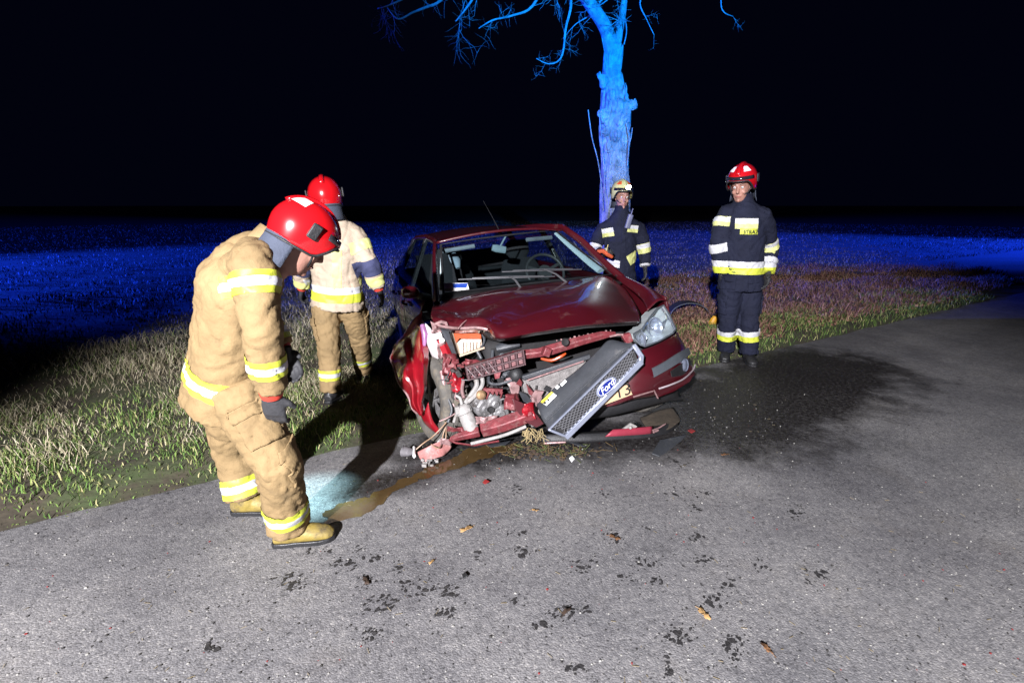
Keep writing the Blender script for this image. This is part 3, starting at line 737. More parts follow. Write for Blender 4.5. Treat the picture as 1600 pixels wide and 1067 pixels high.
# wipers
for a0, a1, arm in (((.10, .80), (.60, .93), (.36, 1.06)), ((.33, .76), (.80, .86), (.62, 1.05))):
    m = MB(); pts = [wsp(lerp(a0[0], a1[0], t), lerp(a0[1], a1[1], t), .02) for t in np.linspace(0, 1, 9)]; m.loft(pts, [(.006, .012)] * 9, 6, side=(0, 0, 1))
    mid = pts[4] + V3((0, -.02, .012)); base = wsp(arm[0] + .02, 1.0, .02) + V3((0, -.06, -.03)); m.tube([base, base.lerp(mid, .5) + V3((0, -.015, .015)), mid], [.010, .008, .006], 6); m.tube([mid, pts[4]], .006, 5); m.tube([pts[1] + V3((0, -.008, .008)), mid, pts[7] + V3((0, -.008, .008))], .004, 5)
    m.build('wiper', mat('wiper_metal', (.10, .10, .11), .35, .4), car)
# cowl
rows = [[wsp(u, .97, -.005) for u in np.linspace(0, 1, 9)], [wsp(u, 1.0, .0) + V3((0, -.07, -.035)) for u in np.linspace(-.02, 1.02, 9)], [wsp(u, 1.0, 0) + V3((0, -.16, -.06)) for u in np.linspace(-.03, 1.03, 9)]]
MB().grid(rows).build('cowl_panel', BLACKP, car, solid=.01)
# interior
m = MB(); rows = [[V3((x_, .50 - .10 * (1 - (x_ / .7) ** 2), .93)) for x_ in (-.7, -.35, 0, .35, .7)], [V3((x_, .75, .96 + .02 * math.cos(x_ * 4))) for x_ in (-.7, -.35, 0, .35, .7)], [V3((x_, .95, .90)) for x_ in (-.7, -.35, 0, .35, .7)], [V3((x_, .98, .62)) for x_ in (-.7, -.35, 0, .35, .7)]]
m.grid(patch(rows, 4, 4)); m.build('dashboard', BLACKP, car)
m = MB(); c_ = C(852, 425, y=.98); ax = V3((0, -.85, .5)).normalized(); s1 = V3((1, 0, 0)); s2 = ax.cross(s1)
m.loft([c_ + (s1 * math.cos(t) + s2 * math.sin(t)) * .185 for t in np.linspace(0, 6.2832, 33)], .014, 8, cap=False); m.lathe(c_ - ax * .02, ax, [(0, .03), (.07, .03), (.075, 0), (0, 0)], 16)
for t in (-.4, 1.57, 3.54): m.bar(c_ + (s1 * math.cos(t) - s2 * math.sin(t)) * .05, c_ + (s1 * math.cos(t) - s2 * math.sin(t)) * .185, .03, .012, ax)
m.build('steering_wheel', mat('wheel_vinyl', (.05, .05, .052), .45), car)
for x_ in (-.37, .37):
    m = MB(); m.loft([(x_, 1.45, .50), (x_, 1.55, .75), (x_, 1.62, 1.0), (x_, 1.66, 1.10)], [(.24, .07), (.25, .08), (.22, .07), (.17, .05)], 14, side=(1, 0, 0)); m.loft([(x_, 1.0, .50), (x_, 1.5, .46)], [(.24, .07), (.24, .08)], 12, side=(1, 0, 0)); seat = m.build('front_seat', UPH, car)
    MB().loft([(x_, 1.66, 1.10), (x_, 1.67, 1.16), (x_, 1.68, 1.27), (x_, 1.68, 1.30)], [(.08, .03), (.13, .05), (.13, .05), (.09, .03)], 14, side=(1, 0, 0)).build('headrest', UPH, seat)
m = MB(); m.loft([(-.6, 2.5, .95), (.6, 2.5, .95)], [(.25, .06), (.25, .06)], 10, side=(0, 0, 1)); m.build('rear_seat', UPH, car)
m = MB(); p0 = C(769, 387, y=.93); p1 = C(790, 391, y=.93); m.loft([p0, p0.lerp(p1, .3), p1], [(.026, .012), (.034, .014), (.03, .012)], 10, side=(0, 0, 1)); m.tube([p0.lerp(p1, .5), wsp(.52, .02, -.01)], .008, 6); m.build('rear_view_mirror', mat('mirror_shell', (.30, .38, .42), .35), car)
for u in (.16, .83):
    m = MB(); a_ = wsp(u - .13, .06, -.05); b_ = wsp(u + .11, .05, -.05); m.loft([a_, b_], [(.018, .008)] * 2, 8, side=(0, 0, 1)); m.build('sun_visor', mat('visor_vinyl', (.22, .24, .27), .6), car)
m = MB(); m.loft([C(706, 398, y=1.30), C(712, 408, y=1.26), C(716, 419, y=1.22)], [(.045, .03), (.05, .03), (.02, .02)], 10); m.build('hanging_cloth', mat('pale_cloth', (.30, .36, .42), .8), car)
m = MB(); m.loft([C(862, 386, y=1.5), C(870, 402, y=1.5), C(878, 418, y=1.5)], [(.014, .006)] * 3, 8, side=(1, 0, 0)); m.build('seat_belt', mat('belt', (.55, .55, .5), .7), car)
# door mirror
m = MB(); ca = [C(626, 458, y=.60), C(634, 457, y=.60), C(645, 456, y=.60), C(655, 458, y=.62)]
m.loft(ca, [(.035, .045), (.052, .06), (.055, .065), (.035, .045)], 14, side=(0, 0, 1)); mir = m.build('door_mirror', PAINT, car, sub=1)
MB().loft([C(655, 462, y=.62), C(668, 464, y=.68)], [(.03, .04), (.03, .05)], 10, side=(0, 0, 1)).build('mirror_arm', BLACKP, mir)

# bonnet: pushed back and folded on the near-side corner
R0 = [C(678, 472, y=.42), C(705, 467, y=.36), C(760, 455, y=.29), C(830, 445, y=.26), C(900, 437, y=.29), C(943, 431, y=.36), C(961, 436, y=.44)]
R4 = [C(682, 508, y=-.16), C(722, 515, y=-.30), C(760, 514, y=-.42), C(782, 528, y=-.58), C(840, 518, y=-.68), C(918, 507, y=-.71), C(1000, 502, y=-.60)]
HRE = [R0[-1], C(978, 452, y=.18), C(991, 470, y=-.10), C(999, 488, y=-.38), R4[-1]]
rows = [R0]
bul = (.02, .045, .05)
for r_i, t in enumerate((.25, .5, .78)):
    row = []
    for j in range(7):
        p = R0[j].lerp(R4[j], t); p.z += bul[r_i] * (1 - ((j - 3) / 3.6) ** 2) + .012
        row.append(p)
    row[6] = HRE[r_i + 1]
    rows.append(row)
rows[3][0] = C(674, 497, y=-.05); rows[3][1] = C(716, 500, y=-.24); rows[3][2] = C(752, 497, y=-.36); rows[3][3] = C(788, 510, y=-.52)
rows[2][1] = C(712, 489, y=-.05); rows[2][2] = C(745, 484, y=-.12)
rows[1][0] = C(675, 480, y=.24); rows[2][0] = C(674, 487, y=.08)
rows.append(R4)
lip = [p + V3((0, .05, -.028)) for p in R4]; lip[0] = R4[0] + V3((.02, .04, -.02))
HG = patch(rows, 11, 11)
for i, r_ in enumerate(HG):       # small dents and creases of the buckled sheet
    for j, p in enumerate(r_):
        u = j / (len(r_) - 1); v = i / (len(HG) - 1); k = max(0, 1 - u * 2.2) * v
        p.z += .020 * k * noise.noise(V3((u * 16, v * 10, 2))) - .016 * v * max(0, 1 - u * 1.3) * max(0, 1 - 5 * abs(noise.noise(V3((u * 7 + v * 3, v * 4 - u * 2, 5))))) + .0025 * noise.noise(V3((u * 6, v * 6, 8)))
hood = MB().grid(HG + [[p + (HG[-1][j] - HG[-1][j]) + V3((0, .045, -.03)) for j, p in enumerate(HG[-1])]]).build('bonnet', PAINT, car, solid=.006, angle=50)
# scraped bright fold along the torn corner
m = MB(); m.loft(curve([C(682, 507, y=-.17), C(697, 511, y=-.24), C(720, 513, y=-.32), C(745, 512, y=-.40), C(762, 515, y=-.44)], 5), [(.008, .010)] * 21, 6); m.loft([C(716, 514, y=-.34), C(722, 506, y=-.33), C(729, 500, y=-.31)], [.005, .004, .002], 5)
m.loft([C(681, 506, y=-.18), C(690, 503, y=-.2), C(697, 505, y=-.22), C(700, 512, y=-.24)], [.010, .012, .012, .006], 6); m.build('torn_bonnet_edge', PALE, hood)
m = MB(); m.grid([[p + V3((0, .03, -.03)) for p in R4[2:]], [p + V3((-.01, .25, -.06)) for p in R4[2:]]]); m.build('bonnet_lining', DARK, hood, solid=.01)

# crumpled near-side fender
rows = [[C(660, 486, y=.52), C(652, 494, y=.50), C(640, 508, y=.46), C(628, 523, y=.40), C(613, 541, y=.30)],
        [C(662, 506, y=.30), C(654, 508, y=.26), C(643, 522, y=.25), C(628, 536, y=.16), C(611, 556, y=.16)],
        [C(666, 534, y=.05), C(658, 540, y=-.04), C(645, 552, y=.04), C(632, 565, y=-.06), C(614, 578, y=.10)],
        [C(668, 562, y=-.12), C(660, 566, y=-.20), C(650, 574, y=-.10), C(634, 588, y=-.18), C(621, 596, y=.02)],
        [C(667, 592, y=-.20), C(660, 596, y=-.26), C(652, 602, y=-.18), C(642, 608, y=-.22), C(631, 610, y=-.06)],
        [C(664, 622, y=-.22), C(660, 624, y=-.27), C(655, 626, y=-.2), C(648, 630, y=-.22), C(640, 628, y=-.12)],
        [C(661, 645, y=-.20), C(659, 647, y=-.22), C(657, 651, y=-.2), C(654, 652, y=-.2), C(651, 648, y=-.14)]]
FG = patch(rows, 5, 5)
for i, r_ in enumerate(FG):
    for j, p in enumerate(r_): p += V3((noise.noise(p * 9), noise.noise(p * 11 + V3((3, 1, 2))), noise.noise(p * 8 + V3((1, 7, 4))))) * .022
fen = MB().grid(FG).build('crumpled_fender', PAINTX, car, solid=.004, angle=25)
m = MB(); m.loft(curve([FG[i][-1] for i in range(0, len(FG), 3)], 2), .006, 6, cap=False); m.build('fender_edge', PALE, fen)
# torn fender sill that hangs beside the tyre
m = MB(); m.grid(patch([[C(655, 642, y=-.1), C(664, 640, y=-.18), C(669, 628, y=-.2)], [C(662, 660, y=-.1), C(672, 662, y=-.2), C(676, 655, y=-.2)], [C(676, 674, y=-.12), C(684, 678, y=-.2), C(688, 672, y=-.2)]], 4, 4)); m.build('fender_remnant', PAINTX, car, solid=.004)


# wheels
def wheel(loc, rot, name='wheel'):
    w_ = empty(name, loc); w_.parent = car; w_.rotation_euler = rot
    m = MB(); P_ = [(.205, -.085), (.25, -.098), (.29, -.102), (.308, -.092), (.316, -.07), (.318, -.035)]
    m.lathe((0, 0, 0), (1, 0, 0), P_ + [(.311, -.033), (.311, -.027), (.319, -.025), (.319, -.003), (.311, -.001), (.311, .005), (.319, .007), (.318, .030), (.311, .032), (.311, .038), (.317, .04)] + [(r_, -h) for r_, h in P_[::-1][1:]] + [(.205, -.085)], 64); m.build('tyre', RUBBER, w_, angle=60)
    m = MB(); m.lathe((0, 0, 0), (1, 0, 0), [(.206, -.088), (.198, -.08), (.19, 0), (.198, .08), (.206, .088), (.2, .07), (.185, .03), (.185, -.03), (.2, -.08)], 40)
    for k in range(5):
        t = k * 1.2566; d = V3((0, math.cos(t), math.sin(t)))
        for sx in (-1, 1): m.bar(V3((sx * .06, 0, 0)) + d * .03, V3((sx * .05, 0, 0)) + d * .195, .05, .02, (1, 0, 0))
    m.lathe((0, 0, 0), (1, 0, 0), [(0, -.075), (.05, -.07), (.05, .07), (0, .075)], 20); m.build('rim', ALU, w_)
    return w_


wc = C(688, 628, y=-.02); wheel((wc.x, 0.0, .315), (0, R(4), R(14))); wheel((.765, 0, .20), (0, 0, R(14))); wheel((-.765, 2.64, .315), (0, 0, 0)); wheel((.765, 2.64, .315), (0, 0, 0))

# far-side headlamp
HL = [(1037, 477, -.26), (1046, 492, -.38), (1056, 514, -.52), (1051, 521, -.60), (1030, 533, -.70), (1008, 541, -.78), (1001, 539, -.78), (992, 530, -.76), (990, 522, -.72), (1003, 514, -.64), (1014, 497, -.46), (1027, 482, -.32)]
hp = [C(a_, b_, y=c_) for a_, b_, c_ in HL]; cen = sum(hp, V3()) / len(hp)
hl = empty('headlamp', (0, 0, 0)); hl.parent = car
m = MB(); n = len(hp); rs = [hp]
for t, off in ((.75, .020), (.45, .034), (.15, .040)): rs.append([cen.lerp(p, t) + V3((.2, -.9, .45)) * off for p in hp])
vs_ = [p for r_ in rs for p in r_] + [cen + V3((.2, -.9, .45)) * .041]
fs_ = [(i * n + j, i * n + (j + 1) % n, (i + 1) * n + (j + 1) % n, (i + 1) * n + j) for i in range(3) for j in range(n)] + [(3 * n + j, 3 * n + (j + 1) % n, 4 * n) for j in range(n)]
m.add(vs_, fs_); m.build('lens', GLASSL, hl, angle=180)
m = MB(); back = [cen.lerp(p, .85) + V3((-.02, .12, -.02)) for p in hp]; m.add(hp + back, [(j, (j + 1) % n, n + (j + 1) % n, n + j) for j in range(n)] + [[n + j for j in range(n)]])
m.build('housing', mat('lamp_housing', (.62, .68, .70), .3, .25, .3, 10), hl)
dirl = V3((.25, -.9, .15)).normalized()
for (px_, py_, y_, r_) in ((1021, 512, -.50, .068), (1042, 508, -.42, .045), (1001, 528, -.66, .035)):
    c_ = C(px_, py_, y=y_); m = MB(); m.lathe(c_, dirl, [(.012, -.055), (r_ * .6, -.035), (r_ * .9, -.005), (r_, .02), (r_ * 1.08, .022), (r_ * 1.1, .012)], 28); m.lathe(c_, dirl, [(0, .0), (.010, -.004), (.013, -.02), (.012, -.055)], 12); m.build('reflector', CHROME, hl, angle=60)
m = MB(); m.tube([hp[i] for i in range(n)] + [hp[0]], .006, 6); m.build('lamp_rim', TRIM, hl)
m = MB(); m.loft([C(1002, 517, y=-.66), C(1008, 530, y=-.76), C(1007, 540, y=-.79)], [(.006, .01)] * 3, 6); m.build('lamp_divider', CHROME, hl); m = MB(); m.loft([C(1034, 482, y=-.33), C(1047, 500, y=-.46), C(1054, 515, y=-.54)], [(.004, .008)] * 3, 6); m.build('lamp_divider', CHROME, hl)

# front bumper on the far side
BR_ = [[C(925, 560, y=-.66), C(960, 552, y=-.78), C(1000, 547, y=-.80), C(1028, 537, y=-.72), C(1050, 525, y=-.58), C(1058, 519, y=-.44), V3((.875, -.33, .62))],
       [C(925, 580, y=-.66), C(960, 574, y=-.78), C(1000, 568, y=-.85), C(1032, 555, y=-.80), C(1058, 543, y=-.66), C(1069, 538, y=-.48), V3((.895, -.34, .52))],
       [C(925, 606, y=-.66), C(958, 600, y=-.78), C(996, 595, y=-.855), C(1034, 582, y=-.83), C(1064, 566, y=-.70), C(1078, 558, y=-.50), V3((.90, -.34, .42))],
       [C(925, 630, y=-.66), C(956, 628, y=-.78), C(990, 619, y=-.85), C(1024, 610, y=-.82), C(1066, 590, y=-.70), C(1084, 577, y=-.52), V3((.895, -.34, .33))],
       [C(925, 636, y=-.66), C(956, 634, y=-.78), C(990, 624, y=-.80), C(1026, 617, y=-.76), C(1070, 596, y=-.64), C(1087, 583, y=-.48), V3((.87, -.33, .28))]]
BG = patch(BR_, 5, 5); bum = MB().grid(BG).build('front_bumper', PAINT, car, solid=.006, angle=60)
off = V3((.12, -.5, 0)).normalized()
m = MB(); rows = []
for a_, b_ in zip(((1017, 576, -.86), (1036, 566, -.82), (1058, 552, -.71), (1075, 543, -.50)), ((1020, 589, -.86), (1040, 578, -.82), (1064, 563, -.71), (1078, 552, -.50))):
    p0 = C(*a_[:2], y=a_[2]); p1 = C(*b_[:2], y=b_[2]); rows.append([p0, p0 + off * .010, p1 + off * .010, p1])
m.grid(patch(rows, 1, 5)); m.build('bumper_trim', TRIM, bum, angle=50)
m = MB(); fc = C(1065, 571, y=-.70); rows = [C(1046, 580, y=-.79), C(1060, 570, y=-.74), C(1076, 559, y=-.58), C(1079, 566, y=-.55), C(1077, 577, y=-.58), C(1063, 586, y=-.72), C(1048, 588, y=-.80)]
m.prism([p + off * .006 for p in rows], off * .006); m.build('fog_lamp_recess', BLACKP, bum)
m = MB(); m.lathe(C(1069, 570, y=-.68), V3((.5, -.85, .1)), [(.0, .016), (.02, .015), (.034, .010), (.040, 0), (.046, 0), (.046, .012)], 20); m.build('fog_lamp', mat('fog_lens', (.16, .18, .24), .08, .3), bum)
m = MB(); m.tube(curve([C(1030, 607, y=-.845), C(1048, 601, y=-.82), C(1068, 592, y=-.74), C(1082, 579, y=-.58), C(1086, 570, y=-.50)], 5), .006, 6); m.build('bumper_lip', mat('lip_highlight', (.5, .42, .45), .35, .3), bum)  # pale tube paints the silver highlight along the lip
m = MB(); m.prism([C(1022, 609, y=-.83), C(1027, 621, y=-.82), C(1052, 612, y=-.78), C(1078, 596, y=-.66), C(1086, 581, y=-.54), C(1064, 592, y=-.74)], V3((0, .01, -.004))); m.build('bumper_flap', PAINT, bum)
m = MB(); m.tube([C(990, 620, y=-.885), C(1020, 611, y=-.85)], .005, 6); m.tube([C(1022, 610, y=-.85), C(1028, 622, y=-.83)], .005, 6); m.build('bumper_edge', PALE, bum)
# number plate
pa, pb, pc, pd_ = C(915, 618, y=-.865), C(980, 598, y=-.885), C(988, 616, y=-.885), C(923, 640, y=-.865)
m = MB(); nrm = (pb - pa).cross(pd_ - pa).normalized(); nrm = nrm if nrm.y < 0 else -nrm
m.prism([pa, pb, pc, pd_], nrm * .004); npl = m.build('number_plate', PLATE, bum, bevel=.001)
bx_ = (pc - pd_).normalized(); by_ = (pa - pd_)
rot = basis(bx_, by_); up_ = rot.col[1]
text('plate_lettering', '13', BLACKM, npl, pd_ + bx_ * ((pc - pd_).length * .80) + up_ * .045 + nrm * .006, rot, .115, .0006)

# torn-off grille with its top cover
gA, gB, gC, gD, gE = C(857, 670, y=-.86), C(885, 681, y=-.88), C(1000, 566, y=-.97), C(1001, 556, y=-.96), C(990, 540, y=-.93)
gri = empty('torn_grille', (0, 0, 0)); gri.parent = car
top = [gA, gE]; bot = [gB, gC]
gn = (gE - gA).cross(gB - gA).normalized(); gn = gn if gn.y < 0 else -gn


def gp(u, v, o_=0): return gA.lerp(gE, u).lerp(gB.lerp(gC, u), v) + gn * o_


m = MB()
for pts_, w_ in (([gA, gE], .012), ([gE, gD, gC], .030), ([gC, gB], .036), ([gB, gA], .016)):
    for a_, b_ in zip(pts_[:-1], pts_[1:]): m.bar(a_ + gn * .008 - (b_ - a_).normalized() * w_ * .3, b_ + gn * .008 + (b_ - a_).normalized() * w_ * .3, w_, .026, gn)
m.build('chrome_surround', CHROME, gri, bevel=.006)
m = MB(); K = 20
for k in range(-8, K + 8):
    for sgn in (-1, 1):
        pts_ = []
        for v in np.linspace(.06, .94, 5):
            u = k / K + sgn * (v - .5) * .30
            if .015 < u < .985: pts_.append(gp(u, v, .004))
        if len(pts_) >= 2:
            for a_, b_ in zip(pts_[:-1], pts_[1:]): m.bar(a_, b_, .0032, .010, gn)
m.build('grille_mesh', mat('grille_bars', (.20, .20, .215), .3, .5, .2), gri, smooth=False)
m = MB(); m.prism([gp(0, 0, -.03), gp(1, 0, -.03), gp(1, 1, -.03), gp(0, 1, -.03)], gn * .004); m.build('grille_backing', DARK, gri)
bc = gp(.60, .52, .018); br_ = (gE - gA).normalized(); bu_ = gn.cross(br_); bu_ = bu_ if bu_.z > 0 else -bu_
rot = Matrix((br_, bu_, br_.cross(bu_))).transposed(); rot = rot if (rot.col[2].dot(gn) > 0) else Matrix((br_, -bu_, gn)).transposed()
bsz = (C(953, 600, y=-.92) - C(921, 622, y=-.92)).length / 2


def ell(rx, ry, h, n_=36): return [bc + rot @ V3((rx * math.cos(t), ry * math.sin(t), h)) for t in np.linspace(0, 2 * math.pi, n_, endpoint=False)]


m = MB(); r1, r2, r3 = ell(bsz, bsz * .52, 0), ell(bsz, bsz * .52, .012), ell(bsz * .90, bsz * .44, .014); n = 36
m.add(r1 + r2 + r3, [(j, (j + 1) % n, n + (j + 1) % n, n + j) for j in range(n)] + [(n + j, n + (j + 1) % n, 2 * n + (j + 1) % n, 2 * n + j) for j in range(n)]); badge = m.build('badge', CHROME, gri)
m = MB(); m.add(ell(bsz * .90, bsz * .44, .0135), [list(range(36))]); m.build('badge_field', BLUEB, badge, smooth=False, fixn=False)
m = MB(); m.add(ell(bsz * .86, bsz * .40, .0145) + ell(bsz * .83, bsz * .375, .0145), [(j, (j + 1) % n, n + (j + 1) % n, n + j) for j in range(n)]); m.build('badge_line', WHITEM, badge, smooth=False)
text('badge_lettering', 'Ford', WHITEM, badge, bc + rot @ V3((0, 0, .0155)), rot, bsz * .70, .0006, shear=.40)
# cover
cT = [C(838, 632, y=-.70), C(868, 604, y=-.71), C(905, 575, y=-.74), C(935, 546, y=-.77), C(952, 531, y=-.78), C(975, 535, y=-.84), C(990, 538, y=-.91)]
cM = [C(846, 652, y=-.79), C(878, 622, y=-.80), C(915, 590, y=-.83), C(948, 562, y=-.86), C(966, 547, y=-.88), C(981, 541, y=-.90), C(990, 540, y=-.925)]
cB = [gA + gn * .02, gp(.2, 0, .02), gp(.45, 0, .02), gp(.7, 0, .02), gp(.85, 0, .02), gp(.94, 0, .02), gp(1, 0, .02)]
cB2 = [p - gn * .012 for p in cB]
CG = patch([cT, [a_.lerp(b_, .55) + V3((0, 0, .008)) for a_, b_ in zip(cT, cM)], cM, [a_.lerp(b_, .6) - gn * .014 for a_, b_ in zip(cM, cB)], cB], 5, 4)
cov = MB().grid(CG).build('grille_cover', GREYP, gri, solid=.006, angle=50)
for du in (.30, .42):
    m = MB(); m.tube(curve([cM[i].lerp(cB[i], du) + gn * .004 for i in range(6)], 4), .0035, 5); m.build('cover_rib', GREYP, cov)
cn = (cT[3] - cT[1]).cross(cM[1] - cT[1]).normalized(); cn = cn if cn.z > 0 else -cn


def cquad(name, pix, mt, o_):
    m = MB(); m.add([C(a_, b_, y=c_) + cn * o_ for a_, b_, c_ in pix], [list(range(len(pix)))]); return m.build(name, mt, cov, smooth=False, fixn=False)


def cy(px, py):      # depth of the cover under a pixel
    best = None
    for r_ in CG:
        for p in r_:
            q_ = CAR_M @ p; d_ = Vector((q_.x, q_.y, q_.z - HC)); zc = d_.y * math.cos(PITCH) - d_.z * math.sin(PITCH); yc = d_.y * math.sin(PITCH) + d_.z * math.cos(PITCH)
            e = (CX + F * d_.x / zc - px) ** 2 + (CY - F * yc / zc - py) ** 2
            if best is None or e < best[0]: best = (e, p.y)
    return best[1]


def sticker(name, pix, mt, lift=.010): return cquad(name, [(a_, b_, cy(a_, b_)) for a_, b_ in pix], mt, lift)


st = sticker('warning_sticker', [(846, 629), (863, 613), (871, 619), (855, 635)], WHITEM)
sticker('sticker_band', [(846, 629), (863, 613), (866, 615.5), (849, 631.5)], YELLOWM, .012).parent = cov
for q_ in ([(850, 631), (853, 628), (856, 630.5), (853, 633)], [(856, 626), (858, 624), (860, 626), (858, 628)]): sticker('sticker_print', q_, BLACKM, .012)
for q_ in ([(868, 606), (872, 602), (876, 605), (872, 609.5)], [(876, 601), (884, 594), (887, 597), (879, 605)]): sticker('white_sticker', q_, WHITEM)

# radiator pack
ra, rb, rc, rd = C(815, 593, y=-.52), C(915, 561, y=-.64), C(925, 640, y=-.66), C(830, 668, y=-.56)
m = MB(); m.prism([ra, rb, rc, rd], V3((0, .05, 0))); m.build('radiator', mat('radiator_fins', (.20, .185, .18), .6, .4, .4, 30, .6, 200), car, bevel=.004)
m = MB(); m.bar(C(816, 590, y=-.54), C(922, 556, y=-.66), .04, .03); m.build('radiator_tank', GREYP, car, bevel=.006)
m = MB(); m.bar(C(824, 594, y=-.58), C(912, 564, y=-.67), .008, .008); m.build('radiator_seam', PALE, car)
m = MB(); m.prism([C(849, 608, y=-.6), C(854, 602, y=-.6), C(862, 606, y=-.6), C(857, 613, y=-.6)], V3((0, .004, 0))); m.build('torn_hole_cover', BLACKP, car); m = MB(); m.bar(C(838, 602, y=-.59), C(836, 616, y=-.58), .006, .006); m.build('radiator_bracket', BLACKP, car)

# upper cross member with a ribbed end
m = MB(); ups = [(C(800, 556, y=-.52), .062), (C(842, 551, y=-.56), .060), (C(862, 546, y=-.58), .070), (C(905, 533, y=-.62), .062), (C(940, 524, y=-.64), .055), (C(962, 521, y=-.64), .03)]
m.loft([p for p, r_ in ups], [(r_ * .55, r_ * .35) for p, r_ in ups], 4, side=(0, .3, 1)); m.bar(C(851, 556, y=-.6), C(856, 543, y=-.6), .05, .05, (0, 1, 0)); m.build('cross_member', PRIMER, car, bevel=.006)
m = MB(); m.lathe(C(883, 534.5, y=-.66), (0, -1, .2), [(.0, .004), (.016, .004), (.022, .008), (.026, .0)], 16); m.build('cross_member_hole', DARK, car)
m = MB()
for k in range(13): m.ball(C(870 + k * 7, 532 - k * 1.3, y=-.60), random.uniform(.004, .011), 5)
m.build('rust_crumbs', PALE, car, smooth=False)['kind'] = 'stuff'
a0, a1, b0_, b1 = C(727, 573, y=-.40), C(815, 547, y=-.56), C(731, 592, y=-.42), C(818, 568, y=-.58)
m = MB(); m.prism([a0, a1, b1, b0_], V3((0, .03, 0))); m.build('ribbed_support', mat('grimy_primer', (.10, .022, .026), .55, .1, .5, 16, .4, 40, dirt=(.16, .09, .085), dirt_amt=.3, dirt_scale=20), car, bevel=.003)
m = MB()
for k in range(9):
    t = k / 8; m.bar(a0.lerp(a1, t) + V3((0, -.016, .006)), b0_.lerp(b1, t) + V3((0, -.016, -.006)), .007, .034, (0, 1, 0))
for v in (0, .5, 1): m.bar(a0.lerp(b0_, v) + V3((0, -.016, 0)), a1.lerp(b1, v) + V3((0, -.016, 0)), .03, .006)
for k in range(4):
    t = k / 8; t2 = (k + 1) / 8; m.bar(a0.lerp(a1, t) + V3((0, -.02, 0)), b0_.lerp(b1, t2) + V3((0, -.02, 0)), .005, .018, (0, 1, 0)); m.bar(a0.lerp(a1, t2) + V3((0, -.02, 0)), b0_.lerp(b1, t) + V3((0, -.02, 0)), .005, .018, (0, 1, 0))
m.build('support_ribs', mat('rib_plastic', (.09, .05, .055), .5, 0, .4, 20), car, smooth=False)
m = MB(); m.prism([C(772, 584, y=-.52), C(783, 580, y=-.53), C(780, 591, y=-.53), C(774, 592, y=-.52)], V3((0, .012, 0))); m.build('support_tab', PRIMER, car)
m = MB(); m.prism([C(972, 524, y=-.72), C(985, 520, y=-.72), C(990, 533, y=-.74), C(980, 538, y=-.74)], V3((0, .03, 0))); m.build('lamp_bracket', PRIMER, car, bevel=.003)
m = MB(); m.tube([C(953, 526, y=-.66), C(965, 523, y=-.70), C(974, 523, y=-.72)], .007, 6); m.build('lamp_bracket_rod', PALE, car)
m = MB(); m.tube([C(845, 560, y=-.52), C(862, 563, y=-.54), C(878, 556, y=-.56), C(884, 552, y=-.56)], [.008, .012, .010, .006], 8, sm=3); m.build('orange_hose', ORANGE, car)

# near-side corner: inner wing, strut, air box
m = MB(); m.grid(patch([[C(664, 505, y=.02), C(672, 512, y=-.02), C(680, 520, y=.0)], [C(664, 522, y=.0), C(676, 530, y=-.07), C(690, 536, y=-.05)], [C(669, 545, y=-.02), C(680, 552, y=-.09), C(692, 550, y=-.06)], [C(676, 560, y=-.02), C(684, 562, y=-.07), C(691, 560, y=-.05)]], 5, 5)); m.build('washer_bottle', mat('milky_plastic', (.62, .55, .56), .4, 0, .25, 9, .2, 30), car, solid=.01, angle=180)
m = MB(); m.loft([C(660, 508, y=.02), C(664, 522, y=-.02), C(663, 540, y=-.02)], [(.018, .02), (.024, .02), (.012, .015)], 10); m.build('crumpled_liner', mat('purple_tint_plastic', (.30, .13, .28), .35, .1, .3, 10), car)
m = MB(); st_ = [C(688, 528, y=-.12), C(700, 556, y=-.2), C(706, 580, y=-.26), C(712, 602, y=-.28)]; m.loft(st_, [(.032, .02), (.032, .02), (.04, .025), (.03, .02)], 4, side=(1, 0, 0)); m.build('inner_wing_strut', PAINTX, car, bevel=.004)
m = MB()
for k in range(16): p = C(random.uniform(697, 725), random.uniform(560, 612), y=-.29); m.box(p, (random.uniform(.01, .04), .012, random.uniform(.008, .03)), Matrix.Rotation(random.uniform(-.8, .8), 3, 'Y'))
m.build('crushed_brackets', PRIMER, car, smooth=False, bevel=.002)['kind'] = 'stuff'
m = MB(); m.bar(C(677, 527, y=-.16), C(690, 523, y=-.16), .03, .035, (0, 1, .3)); m.lathe(C(691, 532, y=-.17), (0, -1, .2), [(0, .012), (.014, .012), (.02, 0), (.02, -.02)], 12); m.build('wing_clip', WHITEM, car, bevel=.003)
m = MB(); m.loft([C(689, 515, y=-.12), C(697, 520, y=-.14), C(707, 545, y=-.2), C(718, 575, y=-.26)], [(.02, .012), (.03, .02), (.016, .02), (.012, .02)], 6); m.build('wing_rail', GREYP, car)
m = MB(); m.prism([C(709, 519, y=-.16), C(752, 516, y=-.24), C(754, 543, y=-.26), C(719, 555, y=-.22)], V3((0, .12, -.02))); ab = m.build('air_box', CREAM, car, bevel=.008)
m = MB(); m.prism([C(707, 514, y=-.165), C(751, 512, y=-.245), C(752, 530, y=-.262), C(718, 529, y=-.235), C(713, 536, y=-.20)], V3((0, .01, 0))); m.build('air_box_lid', ORANGE, ab, bevel=.002)
m = MB()
for k in range(6): m.bar(C(720 + k * 6, 534, y=-.262), C(722 + k * 5.5, 552 - k * 1.6, y=-.262), .003, .006, (0, 1, 0))
m.bar(C(718, 556, y=-.26), C(757, 543, y=-.29), .012, .012); m.build('air_box_ribs', CREAM, ab)
